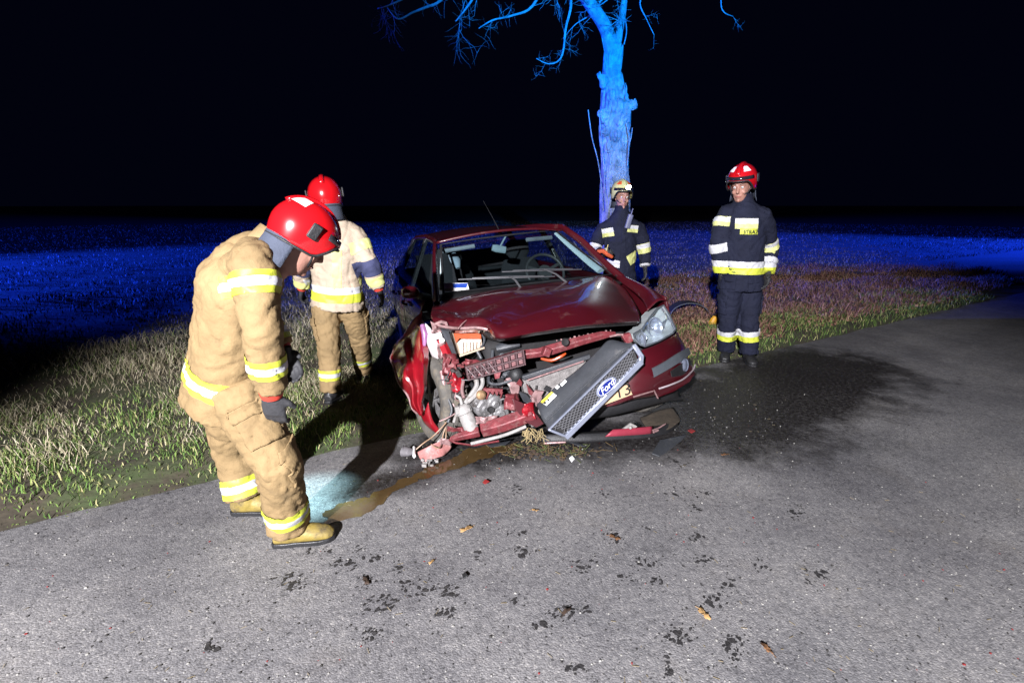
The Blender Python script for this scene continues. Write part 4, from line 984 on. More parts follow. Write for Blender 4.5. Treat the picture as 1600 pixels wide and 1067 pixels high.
m = MB(); m.tube([C(752, 543, y=-.28), C(757, 532, y=-.27), C(753, 520, y=-.26)], .008, 7, sm=4); m.tube([C(746, 549, y=-.3), C(752, 560, y=-.32)], .012, 8); m.tube([C(770, 548, y=-.3), C(769, 560, y=-.33)], .013, 8); m.build('air_hose', GREYP, car)

# engine bay
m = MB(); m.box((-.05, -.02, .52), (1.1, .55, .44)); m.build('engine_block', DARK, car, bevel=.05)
m = MB(); m.loft([C(776, 545, y=-.28), C(792, 540, y=-.3), C(812, 538, y=-.32)], [(.03, .03), (.05, .035), (.025, .02)], 10); m.lathe(C(784, 556, y=-.42), (0, -1, .3), [(0, .02), (.02, .015), (.025, -.02)], 10); m.build('battery_cover', GREYP, car)
for pts_, r_, mt in (([(742, 588, -.40), (745, 602, -.44), (736, 617, -.46), (727, 630, -.47)], .016, PGREY), ([(752, 586, -.42), (754, 600, -.46), (744, 616, -.48), (731, 628, -.49)], .014, PGREY), ([(764, 585, -.42), (765, 598, -.48), (780, 600, -.50), (800, 594, -.52)], .010, GREYP),
                     ([(724, 594, -.36), (722, 610, -.40), (725, 622, -.44)], .012, PALE), ([(700, 622, -.30), (706, 640, -.34), (700, 660, -.36)], .010, GREYP), ([(792, 594, -.50), (800, 605, -.52), (806, 590, -.52)], .010, PGREY), ([(690, 580, -.22), (694, 600, -.26), (697, 612, -.26)], .014, PALE),
                     ([(735, 600, -.3), (760, 615, -.3), (790, 610, -.3), (812, 600, -.34)], .018, BLACKP), ([(745, 575, -.2), (770, 600, -.25), (800, 618, -.3)], .02, BLACKP)):
    MB().tube([C(a_, b_, y=c_) for a_, b_, c_ in pts_], r_, 8, sm=5).build('hose', mt, car)
# filter canister
ca_, cb_ = C(722, 634, y=-.44), C(738, 672, y=-.50)
axc = (cb_ - ca_).normalized(); Lc = (cb_ - ca_).length
m = MB(); m.lathe(ca_, axc, [(0, -.01), (.03, -.01), (.045, .0), (.055, .015), (.055, Lc * .30), (.047, Lc * .34), (.047, Lc * .42), (.05, Lc * .45), (.048, Lc), (.03, Lc + .006), (0, Lc + .006)], 22); can = m.build('filter_canister', PGREY, car)
m = MB(); m.box(ca_ + V3((.02, -.045, -.02)), (.04, .03, .035)); m.box(ca_ + V3((-.04, -.03, -.01)), (.03, .04, .05)); m.tube([ca_, C(719, 622, y=-.42), C(712, 618, y=-.4)], .012, 7, sm=3); m.tube([ca_, C(714, 645, y=-.42), C(709, 660, y=-.42)], .011, 7, sm=3); m.build('canister_fitting', PGREY, can, bevel=.004)
# gearbox / alternator castings
m = MB(); gm = [(757, 636, .07), (772, 630, .06), (788, 634, .06), (800, 636, .045), (765, 645, .05), (782, 645, .06), (748, 630, .05)]
for a_, b_, r_ in gm:
    c_ = C(a_, b_, y=-.45 + random.uniform(-.05, .03)); m.lathe(c_, (random.uniform(-.3, .3), -1, random.uniform(-.2, .3)), [(0, r_ * .5), (r_ * .4, r_ * .5), (r_ * .45, r_ * .35), (r_ * .85, r_ * .3), (r_, r_ * .1), (r_, -r_), (0, -r_)], 14)
for k in range(26): m.box(C(random.uniform(742, 808), random.uniform(618, 652), y=random.uniform(-.50, -.42)), (random.uniform(.012, .045), random.uniform(.02, .05), random.uniform(.008, .03)), Matrix.Rotation(random.uniform(-.9, .9), 3, 'Y'))
m.build('gearbox_casting', ALU, car, bevel=.003)
m = MB(); m.lathe(C(767, 640, y=-.53), (0, -1, .1), [(0, -.004), (.014, -.004), (.022, .003), (.022, -.02)], 14); m.build('gearbox_bore', DARK, car)
m = MB(); m.lathe(C(752, 617, y=-.50), (.1, -1, .2), [(0, .02), (.016, .02), (.03, .008), (.034, -.02)], 16); m.build('brass_pulley', mat('brass', (.35, .22, .12), .5, .4, .4, 20), car)
m = MB(); m.prism([C(752, 606, y=-.46), C(786, 608, y=-.47), C(784, 616, y=-.48), C(756, 616, y=-.47)], V3((0, .02, 0)))
for k in range(4): m.bar(C(764 + k * 7, 612, y=-.5), C(760 + k * 7, 624, y=-.5), .008, .01, (0, 1, 0))
m.prism([C(756, 597, y=-.42), C(760, 606, y=-.44), C(750, 608, y=-.44)], V3((0, .01, 0))); m.build('engine_mount', PRIMER, car, bevel=.002)
m = MB(); m.ball(C(806, 586, y=-.50), .05, 12, sc=(1, 1, 1.1)); m.ball(C(813, 594, y=-.48), .03, 10); m.build('alternator', BLACKP, car)
for poly, y_, mt in (([(806, 592), (812, 604), (810, 625), (800, 618), (796, 606)], -.54, PALE), ([(812, 592), (816, 598), (815, 604), (806, 600)], -.56, PRIMER), ([(822, 600), (834, 614), (838, 622), (826, 616)], -.60, PRIMER), ([(836, 610), (850, 612), (842, 626), (838, 636), (828, 622)], -.64, PALE), ([(810, 612), (822, 616), (838, 634), (818, 628)], -.60, GREYP), ([(790, 592), (797, 590), (806, 606), (800, 610)], -.53, PALE)):
    m = MB(); pp = [C(a_, b_, y=y_ + random.uniform(-.02, .02)) for a_, b_ in poly]; m.prism(pp, V3((.01, .02, 0))); m.build('torn_sheet_metal', mt, car, bevel=.002)
m = MB()
for k in range(60): m.box(C(random.uniform(700, 815), random.uniform(575, 650), y=random.uniform(-.36, -.2)), (random.uniform(.01, .06), random.uniform(.02, .05), random.uniform(.008, .04)), Matrix.Rotation(random.uniform(-1.2, 1.2), 3, 'Y'))
m.build('engine_ancillaries', mat('oily_metal', (.06, .05, .05), .5, .3, .5, 20), car, bevel=.003)['kind'] = 'stuff'
for k in range(14):
    p = [random.uniform(700, 815), random.uniform(575, 640)]; y_ = random.uniform(-.42, -.3)
    MB().tube([C(p[0], p[1], y=y_), C(p[0] + random.uniform(-18, 18), p[1] + random.uniform(4, 16), y=y_ - .02), C(p[0] + random.uniform(-25, 25), p[1] + random.uniform(10, 30), y=y_)], .004, 5, sm=4).build('wire', random.choice((BLACKP, GREYP, PALE, PRIMER)), car)

# crumpled foil-thin sheet scraps round the broken corner
def scrap(px, py, y_, wx, wy, mt, name='torn_sheet_metal'):
    rows_ = []
    for i in range(6):
        row_ = []
        for j in range(6):
            q_ = C(px + (j / 5 - .5) * wx + random.uniform(-1.2, 1.2), py + (i / 5 - .5) * wy + random.uniform(-1.2, 1.2), y=y_); q_ += V3((0, noise.noise(q_ * 22) * .045, noise.noise(q_ * 26 + V3((4, 1, 7))) * .018)); row_.append(q_)
        rows_.append(row_)
    return MB().grid(rows_).build(name, mt, car, solid=.0025, angle=12)


for a_ in ((702, 570, -.27, 22, 34, PRIMER), (716, 600, -.31, 16, 26, PAINTX), (690, 548, -.17, 12, 26, PALE), (742, 568, -.30, 30, 12, PRIMER), (800, 628, -.60, 22, 26, PRIMER), (790, 584, -.48, 20, 12, GREYP), (826, 640, -.68, 18, 22, PAINTX), (712, 672, -.45, 26, 10, PRIMER), (760, 655, -.56, 34, 9, PALE), (682, 512, -.14, 16, 14, PALE), (840, 628, -.66, 16, 12, PALE), (697, 690, -.44, 18, 10, PALE)): scrap(*a_)

# bottom beam
m = MB(); be = [(C(752, 672, y=-.55), .052), (C(785, 663, y=-.60), .056), (C(815, 652, y=-.64), .055), (C(832, 645, y=-.66), .05)]
m.loft([p for p, r_ in be], [(r_ * .95, r_ * .6) for p, r_ in be], 4, side=(0, .25, 1)); m.build('bumper_beam', PRIMER, car, bevel=.006)
m = MB(); be = [(C(703, 686, y=-.48), .016), (C(714, 683, y=-.50), .030), (C(733, 678, y=-.53), .036), (C(749, 674, y=-.55), .040)]
m.loft([p for p, r_ in be], [(r_ * .9, r_ * .6) for p, r_ in be], 4, side=(0, .25, 1)); m.build('beam_end', PRIMER, car, bevel=.005)
m = MB(); m.prism([C(800, 622, y=-.63), C(826, 634, y=-.66), C(842, 652, y=-.68), C(850, 662, y=-.68), C(838, 668, y=-.68), C(822, 660, y=-.67), C(806, 640, y=-.65)], V3((0, .014, 0))); m.build('crash_box', PAINT, car, bevel=.003)
m = MB(); m.tube([C(736, 693, y=-.56), C(760, 687, y=-.60), C(790, 679, y=-.64), C(822, 666, y=-.68)], .011, 8, sm=4); m.build('lower_pipe', PGREY, car)
m = MB(); m.loft([C(701, 687, y=-.46), C(712, 692, y=-.48), C(740, 696, y=-.54), C(780, 689, y=-.60)], [(.006, .01)] * 4, 6); m.build('lower_panel', PRIMER, car)

# added black sheets standing in for shade under the engine and at the wheel
m = MB(); m.grid(patch([[V3((-.35, -.46, .30)), V3((.2, -.62, .32)), V3((.7, -.60, .34))], [V3((-.40, -.42, .14)), V3((.2, -.56, .14)), V3((.78, -.52, .16))], [V3((-.45, .0, .10)), V3((.2, .0, .09)), V3((.85, -.38, .10))], [V3((-.45, .6, .12)), V3((.2, .6, .12)), V3((.60, .6, .12))]], 4, 4)); m.build('underside_shade_sheet', BLACKP, car, solid=.006)
m = MB(); m.grid(patch([[V3((.50, -.40, .06)), V3((.70, -.40, .07)), V3((.87, -.36, .08))], [V3((.50, -.45, .35)), V3((.70, -.45, .36)), V3((.88, -.38, .38))], [V3((.50, -.38, .60)), V3((.70, -.36, .62)), V3((.86, -.30, .62))]], 4, 4)); m.build('wheel_shade_sheet', BLACKP, car, solid=.006)

# dropped lower bumper skirt
m = MB(); A_ = [(848, 692, -.62), (880, 691, -.68), (920, 690, -.72), (965, 687, -.74), (1010, 684, -.72), (1045, 676, -.62), (1062, 662, -.46)]
lo = [C(a_, b_, y=c_) for a_, b_, c_ in A_]; hi = [p + V3((-.01, .03, .045)) for p in lo]; bk = [p + V3((-.02, .13, .02)) for p in lo]
sk = MB().grid(patch([lo, hi, bk], 4, 3)).build('bumper_skirt', BLACKP, car, solid=.006)
m = MB(); m.grid(patch([[C(946, 682, y=-.76), C(968, 681, y=-.765), C(1000, 679, y=-.755), C(1020, 677, y=-.72)], [C(958, 671, y=-.75), C(975, 670, y=-.755), C(1000, 668, y=-.745), C(1020, 666, y=-.71)]], 3, 2)); m.build('skirt_strip', mat('dusty_red', (.24, .025, .045), .5, 0, .2, 9), sk, solid=.01)
m = MB(); m.prism([C(972, 671, y=-.74), C(986, 661, y=-.72), C(996, 666, y=-.73), C(990, 670, y=-.74)], V3((0, .01, 0))); m.ball(C(985, 668, y=-.76), .012, 8); m.build('skirt_bracket', PGREY, sk)
m = MB(); m.tube([C(850, 692.5, y=-.63), C(884, 690.5, y=-.69)], .006, 6); m.build('skirt_edge', PALE, sk)
m = MB(); m.tube([C(1020, 672, y=-.72), C(1030, 668, y=-.70), C(1040, 662, y=-.66)], .005, 6); m.tube([C(1021, 675, y=-.72), C(1028, 672, y=-.70)], .008, 6); m.build('torn_fixing', PALE, sk)
m = MB(); m.grid(patch([[C(1000, 652, y=-.40), C(1030, 640, y=-.36), C(1052, 636, y=-.30)], [C(1010, 668, y=-.55), C(1040, 656, y=-.50), C(1060, 648, y=-.40)], [C(1020, 678, y=-.66), C(1048, 668, y=-.6), C(1063, 656, y=-.5)]], 4, 4)); m.build('undertray', mat('muddy_plastic', (.05, .038, .027), .8, 0, .5, 12, .5, 40), car, solid=.01)
# hanging tufts of fibre torn from the lining
m = MB()
for k in range(26):
    p = C(random.uniform(815, 848), random.uniform(668, 676), y=-.66); m.tube([p, p + V3((random.uniform(-.03, .03), random.uniform(-.03, .02), -.035)), p + V3((random.uniform(-.05, .05), random.uniform(-.04, .02), random.uniform(-.09, -.05)))], .0022, 4, cap=False)
m.build('torn_fibre', mat('fibre', (.34, .26, .13), .9), car, fixn=False)['kind'] = 'stuff'

# ------------------------------------------------------------------ firefighters
def evalmesh(mb, voxel, smooth=3):
    me = mb.mesh('tmp'); bm = bmesh.new(); bm.from_mesh(me); bmesh.ops.recalc_face_normals(bm, faces=bm.faces); bm.to_mesh(me); bm.free()
    ob = bpy.data.objects.new('tmp', me); COL.objects.link(ob)
    q = ob.modifiers.new('r', 'REMESH'); q.mode = 'VOXEL'; q.voxel_size = voxel
    if smooth: q = ob.modifiers.new('s', 'SMOOTH'); q.iterations = smooth; q.factor = 0.5
    dg = bpy.context.evaluated_depsgraph_get(); m2 = bpy.data.meshes.new_from_object(ob.evaluated_get(dg)); bpy.data.objects.remove(ob)
    return m2


def wrinkle(me, amp, seed, fine=1.0):
    n = len(me.vertices); co = np.empty(n * 3, np.float32); me.vertices.foreach_get('co', co); co = co.reshape(-1, 3)
    no = np.empty(n * 3, np.float32); me.vertices.foreach_get('normal', no); no = no.reshape(-1, 3)
    sv = Vector((seed * 3.1, seed * 1.7, seed * 2.3)); d = np.empty(n)
    for i in range(n):
        c = co[i]; w1 = noise.noise(Vector((c[0] * 3, c[1] * 3, c[2] * 3)) + sv)
        v = Vector((c[0] * 5 + w1 * 1.2, c[1] * 5, c[2] * 13 + w1 * 2.5)) * fine + sv
        r_ = 1 - abs(noise.noise(v)) * 2.2; r2 = 1 - abs(noise.noise(v * 2.1)) * 2
        n3 = noise.noise(Vector((c[0] * 9 + c[2] * 5, c[1] * 9, c[2] * 9 - c[0] * 4)) * fine + sv)
        d[i] = amp * (r_ * 0.55 + r2 * 0.25 - 0.45 - 0.75 * max(0, 1 - abs(n3) * 5.5) ** 1.5 - 0.6 * max(0, 1 - abs(noise.noise(v * 1.3 + Vector((9, 4, 2)))) * 6) ** 1.4)
    co += no * d[:, None]; me.vertices.foreach_set('co', co.astype(np.float32).ravel()); me.update()


def slab(me, c, ax, half, name, mt, parent, lift=0.004, face=None, maxr=None, solid=0):
    """piece of a garment inside the box (centre c, axes ax, half extents), lifted off the cloth"""
    bm = bmesh.new(); bm.from_mesh(me)
    kill = [v for v in bm.verts if any(abs((v.co - c).dot(a_)) > h + 0.05 for a_, h in zip(ax, half)) or (maxr and (v.co - c).length > maxr)]
    bmesh.ops.delete(bm, geom=kill, context='VERTS')
    for a_, h in zip(ax, half):
        for sg in (-1, 1):
            bmesh.ops.bisect_plane(bm, geom=bm.verts[:] + bm.edges[:] + bm.faces[:], plane_co=c + a_ * h * sg, plane_no=a_ * sg, clear_outer=True)
    if face is not None:
        bmesh.ops.delete(bm, geom=[f_ for f_ in bm.faces if f_.normal.dot(face) < 0.05], context='FACES')
    for v in bm.verts: v.co += v.normal * lift
    m2 = bpy.data.meshes.new(name); bm.to_mesh(m2); bm.free(); m2.materials.clear(); m2.materials.append(mt)
    if not len(m2.polygons): return None
    return finish(name, m2, parent, angle=180, solid=solid)


CLOTH = {
    'tan': mat('tan_cloth', (0.24, 0.165, 0.082), 0.85, 0, 0.25, 5, 0.55, 34, spec=0.2, dirt=(0.10, 0.075, 0.045), dirt_amt=0.12, dirt_scale=6),
    'tan2': mat('tan_cloth_dusty', (0.41, 0.33, 0.25), 0.85, 0, 0.25, 5, 0.55, 34, spec=0.2, dirt=(0.10, 0.075, 0.045), dirt_amt=0.12, dirt_scale=6),
    'navy': mat('navy_cloth', (0.012, 0.014, 0.030), 0.85, 0, 0.35, 5, 0.55, 34, spec=0.2)}
SILV = mat('reflective_silver', (0.52, 0.52, 0.55), 0.45, 0.0, 0.1, 20, 0.1, 90)
YEL = mat('reflective_yellow', (0.50, 0.54, 0.05), 0.55, 0, 0.1, 20, 0.1, 90)
YELP = mat('pale_reflective_yellow', (0.56, 0.57, 0.22), 0.55, 0, 0.1, 20, 0.1, 90)
SKIN = mat('skin', (0.36, 0.18, 0.135), 0.5, 0, 0.12, 12, 0.15, 120)
LIPS = mat('lips', (0.32, 0.10, 0.09), 0.5)
EYEW = mat('eye_white', (0.7, 0.68, 0.66), 0.25); IRIS = mat('iris', (0.03, 0.03, 0.035), 0.2)
BOOTM = mat('black_boot_leather', (0.018, 0.018, 0.02), 0.45, 0, 0.3, 14, 0.3, 60)
BOOTY = mat('yellow_boot_leather', (0.30, 0.22, 0.05), 0.55, 0, 0.35, 14, 0.3, 60, dirt=(0.07, 0.052, 0.03), dirt_amt=0.6, dirt_scale=14)
GLOVE = mat('dark_glove', (0.03, 0.03, 0.034), 0.7, 0, 0.3, 20, 0.3, 80)
GLOVER = mat('red_glove_cuff', (0.55, 0.05, 0.03), 0.6, 0, 0.2, 20)
HELR = mat('red_helmet', (0.48, 0.006, 0.010), 0.22, 0, 0.06, 5, coat=1.0)
HELY = mat('luminous_helmet', (0.55, 0.52, 0.20), 0.3, 0, 0.1, 8, coat=0.8)
HOODN = mat('neck_curtain_cloth', (0.05, 0.06, 0.09), 0.85, 0, 0.2, 9, 0.3, 120)
VIS = mat('dark_visor', (0.02, 0.018, 0.022), 0.08, 0, 0.1, 5, coat=1.0)
NAVYP = mat('elbow_patch', (0.035, 0.04, 0.10), 0.8, 0, 0.2, 9, 0.3, 120)


def hand_into(mb, wr, d, pn, side, s=1.0, curl=0.5):
    """palm and five fingers; d = direction of the hand, pn = palm normal, side = towards the thumb"""
    d = d.normalized(); pn = (pn - d * pn.dot(d)).normalized(); sd_ = d.cross(pn); sd_ = sd_ if sd_.dot(side) > 0 else -sd_
    mb.loft([wr - d * .03, wr + d * .02 * s, wr + d * .06 * s, wr + d * .095 * s], [(.030 * s, .022 * s), (.036 * s, .022 * s), (.043 * s, .019 * s), (.041 * s, .016 * s)], 12, side=sd_)
    for k, (o_, L_) in enumerate(((.030, .075), (.010, .086), (-.010, .080), (-.029, .062))):
        b = wr + d * .090 * s + sd_ * o_ * s; pts = [b]; dd = d.copy(); cur = b
        for j, fr in enumerate((.42, .32, .26)):
            an = curl * (.5 + .35 * j); q = Matrix.Rotation(an, 3, sd_.cross(d).cross(d).normalized() if False else sd_)
            dd1 = q @ dd; dd2 = Matrix.Rotation(-an, 3, sd_) @ dd; dd = dd1 if dd1.dot(pn) > dd2.dot(pn) else dd2
            cur = cur + dd * L_ * fr * s; pts.append(cur)
        mb.loft(pts, [.0105 * s, .010 * s, .009 * s, .0075 * s], 8)
    b = wr + d * .025 * s + sd_ * .030 * s; td = (d * .75 + sd_ * .65 + pn * .3).normalized()
    mb.loft([b - sd_ * .012, b + td * .035 * s, b + (td + d * .25 + pn * .2).normalized() * .068 * s], [.014 * s, .012 * s, .009 * s], 8)


def shell(mb, c, B, s, rad, low, n=40, k=14, flare=0.012, mi=0, hi=90.0):
    """helmet bowl: B columns = right, forward, up; low(az) = elevation of the rim in degrees"""
    base = len(mb.v); rows = []
    for i in range(k + 1):
        row = []
        for j in range(n):
            az = 2 * math.pi * j / n; lo_ = low(az); el = R(hi + (lo_ - hi) * i / k)
            f_ = max(0, (i / k - .78) / .22); ce = math.cos(el)
            q = Vector((math.sin(az) * ce * rad[0], math.cos(az) * ce * rad[1], math.sin(el) * rad[2]))
            h_ = Vector((math.sin(az), math.cos(az), 0)); q += h_ * flare * f_ * f_
            row.append(c + B @ (q * s))
        rows.append(row)
    for r_ in rows: mb.v += r_
    for i in range(k):
        for j in range(n): mb.f.append([base + i * n + j, base + i * n + (j + 1) % n, base + (i + 1) * n + (j + 1) % n, base + (i + 1) * n + j]); mb.m.append(mi)
    return rows


def helmet(parent, org, c, B, s, mt, lamp=None, patch_mt=WHITEM, rear=False):
    c = c - org
    h = empty('helmet', c); h.parent = parent; c = Vector((0, 0, 0))

    def low(az):
        f_ = math.cos(az)      # 1 = front
        return (4 if f_ > .78 else (4 - (0.78 - f_) / .38 * 38 if f_ > .4 else -34 - (0.4 - f_) / 1.4 * 6))
    rad = (.132, .165, .150)
    m = MB(); rows = shell(m, c, B, s, rad, low); m.build('bowl', mt, h, solid=.004, angle=180)
    m = MB(); m.loft(rows[-1] + [rows[-1][0]], .007 * s, 6, cap=False); m.build('rim_trim', BLACKP, h, angle=180)
    # crest along the top
    m = MB(); pts = [c + B @ (Vector((0, rad[1] * 1.02 * math.cos(R(e)), rad[2] * 1.02 * math.sin(R(e)))) * s) for e in np.linspace(24, 150, 14)]
    m.loft(pts, [(.020 * s, .010 * s)] * 14, 8, side=B.col[0]); m.build('crest', mt, h, angle=180)
    # visor tucked under the front brim
    m = MB(); rws = []
    for e in (16, 4, -8, -16):
        rws.append([c + B @ (Vector((math.sin(a_) * rad[0] * 1.04 * math.cos(R(e)), math.cos(a_) * rad[1] * 1.05 * math.cos(R(e)) + .004, rad[2] * math.sin(R(e)) + .01)) * s) for a_ in np.linspace(-1.15, 1.15, 15)])
    m.grid(rws[:2] if lamp is None else rws[:2]); m.build('visor', VIS, h, solid=.003, angle=180)
    # side pods
    for sg in (-1, 1):
        p = c + B @ (Vector((sg * .138, .0, .015)) * s); m = MB(); m.box(p, (.014 * s, .05 * s, .075 * s), B); m.build('side_pod', BLACKP, h, bevel=.006)
    # marker on the front of the bowl, follows the dome
    for sg in (-1, 1):
        m = MB(); g = []
        for e in np.linspace(36, 58, 5): g.append([c + B @ (Vector((math.sin(a_) * math.cos(R(e)) * rad[0], math.cos(a_) * math.cos(R(e)) * rad[1], math.sin(R(e)) * rad[2])) * s * 1.018) for a_ in (np.linspace(sg * .42, sg * (1.05 - .25 * (e - 34) / 28), 6) if not rear else np.linspace(sg * 2.2, sg * 2.95, 6))])
        m.grid(g); m.build('marker', patch_mt, h, angle=180)
    # lettering-sized tag on the side
    # neck curtain
    m = MB(); rws = []
    for t, (rr_, zz) in enumerate(((1.0, -.06), (.98, -.11), (1.0, -.16), (1.08, -.205))):
        rws.append([c + B @ (Vector((math.sin(a_) * .118 * rr_, math.cos(a_) * .138 * rr_ - .008, zz)) * s) for a_ in np.linspace(1.75, 2 * math.pi - 1.75, 22)])
    m.grid(rws); m.build('neck_curtain', HOODN, h, solid=.006, angle=180)
    m = MB()
    for sg in (-1, 1): m.tube([c + B @ (Vector((sg * .095, .05, -.03)) * s), c + B @ (Vector((sg * .075, .075, -.10)) * s), c + B @ (Vector((0, .10, -.145)) * s)], .006 * s, 6, sm=3)
    m.build('chin_strap', BLACKP, h)
    return h


def head_into(mb, c, B, s):
    def q(x, y, z): return c + B @ (Vector((x, y, z)) * s)
    secs = [(-.125, .022, .022, .062), (-.112, .040, .040, .050), (-.085, .055, .062, .032), (-.05, .064, .080, .014), (-.01, .070, .090, .004), (.035, .074, .096, -.002), (.08, .068, .088, -.008), (.11, .046, .06, -.012), (.122, .015, .02, -.012)]
    mb.loft([q(0, f_, z) for z, a_, b_, f_ in secs], [(a_ * s, b_ * s) for z, a_, b_, f_ in secs], 18, side=B.col[0])
    mb.loft([q(0, .088, .018), q(0, .100, -.008), q(0, .113, -.030), q(0, .092, -.040)], [.008 * s, .010 * s, .014 * s, .010 * s], 8)
    for sg in (-1, 1):
        mb.loft([q(sg * .012, .094, .026), q(sg * .034, .089, .030), q(sg * .055, .070, .022)], [.007 * s, .009 * s, .006 * s], 8)
        mb.ball(q(sg * .040, .066, -.035), .020 * s, 8); mb.loft([q(sg * .074, -.005, .02), q(sg * .080, -.012, -.005), q(sg * .074, -.005, -.03)], [(.006 * s, .014 * s)] * 3, 8)
    mb.loft([q(-.024, .084, -.066), q(0, .094, -.064), q(.024, .084, -.066)], [.005 * s, .008 * s, .005 * s], 8)
    mb.loft([q(-.02, .082, -.078), q(0, .090, -.078), q(.02, .082, -.078)], [.005 * s, .009 * s, .005 * s], 8); mb.ball(q(0, .078, -.105), .018 * s, 8)
    mb.loft([q(0, -.005, -.05), q(0, -.015, -.12), q(0, -.03, -.19)], [(.055 * s, .06 * s), (.055 * s, .058 * s), (.07 * s, .06 * s)], 14, side=B.col[0])


def firefighter(name_label, J, cloth, hel, s=1.0, seed=1, coat_mat=None, trouser_mat=None, boots='black', lamp=None):
    base = (J['ankle_l'] + J['ankle_r']) / 2; base = Vector((base.x, base.y, min(J['ankle_l'].z, J['ankle_r'].z) - .09))
    P = empty('firefighter', base); tag(P, name_label, 'firefighter', 'firefighters at the crash')
    J = {k: (v - base if isinstance(v, Vector) and not k.startswith(('foot', 'pn_', 'th_', 'hd_')) else v) for k, v in J.items()}
    coat_mat = coat_mat or CLOTH[cloth]; trouser_mat = trouser_mat or CLOTH[cloth]
    B = J['head_B']; HC_ = J['head']
    sh = (J['sh_r'] - J['sh_l']); chest_side = sh.normalized()
    hipv = (J['hip_r'] - J['hip_l']).normalized()
    neck = J['neck']; pel = J['pelvis']; chest = J['chest']
    # --- one continuous body
    mb = MB(); head_into(mb, HC_, B, s * 1.08)
    mb.loft([pel, pel.lerp(chest, .5), chest, chest.lerp(neck, .6), neck], [(.14 * s, .10 * s), (.13 * s, .095 * s), (.155 * s, .105 * s), (.13 * s, .08 * s), (.06 * s, .06 * s)], 16, side=chest_side)
    mb.loft([neck, HC_ + B @ Vector((0, -.02, -.09)) * s], [(.06 * s, .06 * s), (.055 * s, .058 * s)], 12)
    for sd_ in 'lr':
        mb.loft([chest.lerp(J['sh_' + sd_], .55), J['sh_' + sd_], J['el_' + sd_], J['wr_' + sd_]], [.07 * s, .055 * s, .042 * s, .028 * s], 12)
        mb.loft([pel.lerp(J['hip_' + sd_], .6), J['hip_' + sd_], J['kn_' + sd_], J['ankle_' + sd_]], [.09 * s, .085 * s, .058 * s, .042 * s], 12)
        hd = J.get('hd_' + sd_) or (J['wr_' + sd_] - J['el_' + sd_])
        if not J.get('glove'): hand_into(mb, J['wr_' + sd_], hd, J['pn_' + sd_], J['th_' + sd_], s, J.get('curl_' + sd_, .5))
    me = evalmesh(mb, .0075 * s, 1); me.materials.clear(); me.materials.append(SKIN); finish('body', me, P, angle=180)
    s0 = s; s = s * 1.08
    for sg in (-1, 1):
        e = MB(); ec = HC_ + B @ (Vector((sg * .031, .0795, .008)) * s); e.ball(ec, .0125 * s, 12); ey = e.build('eye', EYEW, P)
        e = MB(); e.ball(ec + B @ (Vector((0, .0085, -.001)) * s), .0062 * s, 8); e.build('iris', IRIS, ey)
        e = MB(); e.loft([HC_ + B @ (Vector((sg * .014, .098, .031)) * s), HC_ + B @ (Vector((sg * .034, .094, .036)) * s), HC_ + B @ (Vector((sg * .052, .078, .031)) * s)], [.003 * s, .0045 * s, .003 * s], 6); e.build('eyebrow', mat('brow', (.06, .04, .025), .8), P)
    e = MB(); e.loft([HC_ + B @ (Vector((-.024, .087, -.071)) * s), HC_ + B @ (Vector((0, .099, -.070)) * s), HC_ + B @ (Vector((.024, .087, -.071)) * s)], [.003 * s, .0055 * s, .003 * s], 6); e.build('mouth', LIPS, P); s = s0
    # --- gloves
    if J.get('glove'):
        for sd_ in 'lr':
            hd = J.get('hd_' + sd_) or (J['wr_' + sd_] - J['el_' + sd_]); mb = MB(); hand_into(mb, J['wr_' + sd_], hd, J['pn_' + sd_], J['th_' + sd_], s * 1.18, J.get('curl_' + sd_, .5))
            me = evalmesh(mb, .006 * s, 1); me.materials.clear(); me.materials.append(J['glove']); g = finish('glove', me, P, angle=180)
            if J.get('cuff'): d_ = hd.normalized(); MB().loft([J['wr_' + sd_] - d_ * .05 * s, J['wr_' + sd_] - d_ * .0, J['wr_' + sd_] + d_ * .02 * s], [.050 * s, .047 * s, .042 * s], 16).build('glove_cuff', J['cuff'], g)
    # --- trousers
    mb = MB(); up = (chest - pel).normalized()
    mb.loft([pel + up * .16 * s, pel + up * .05 * s, pel - up * .06 * s, pel - up * .12 * s], [(.175 * s, .135 * s), (.19 * s, .15 * s), (.18 * s, .14 * s), (.12 * s, .10 * s)], 18, side=hipv)
    for sd_ in 'lr':
        h_, k_, a_ = J['hip_' + sd_], J['kn_' + sd_], J['ankle_' + sd_]; dn = (a_ - k_).normalized()
        mb.loft([h_ + up * .03 * s, h_.lerp(k_, .35), h_.lerp(k_, .8), k_, k_.lerp(a_, .3), k_.lerp(a_, .75), a_ + dn * .0], [(.115 * s, .125 * s), (.112 * s, .12 * s), (.098 * s, .105 * s), (.098 * s, .104 * s), (.095 * s, .10 * s), (.092 * s, .10 * s), (.094 * s, .105 * s)], 16, side=hipv)
    tro = evalmesh(mb, .0135 * s, 4); wrinkle(tro, .0115 * s, seed, 1.0); tro.materials.clear(); tro.materials.append(trouser_mat); tro_o = finish('trousers', tro, P, angle=180)
    # --- coat
    mb = MB(); hem = J.get('hem', .17) * s
    mb.loft([pel - up * hem, pel - up * hem * .4, pel + up * .08 * s, pel.lerp(chest, .5), chest, chest.lerp(neck, .45), chest.lerp(neck, .8), neck + (neck - chest).normalized() * .03 * s],
            [(.225 * s, .175 * s), (.22 * s, .17 * s), (.205 * s, .16 * s), (.205 * s, .16 * s), (.215 * s, .165 * s), (.195 * s, .145 * s), (.155 * s, .122 * s), (.092 * s, .092 * s)], 22, side=chest_side)
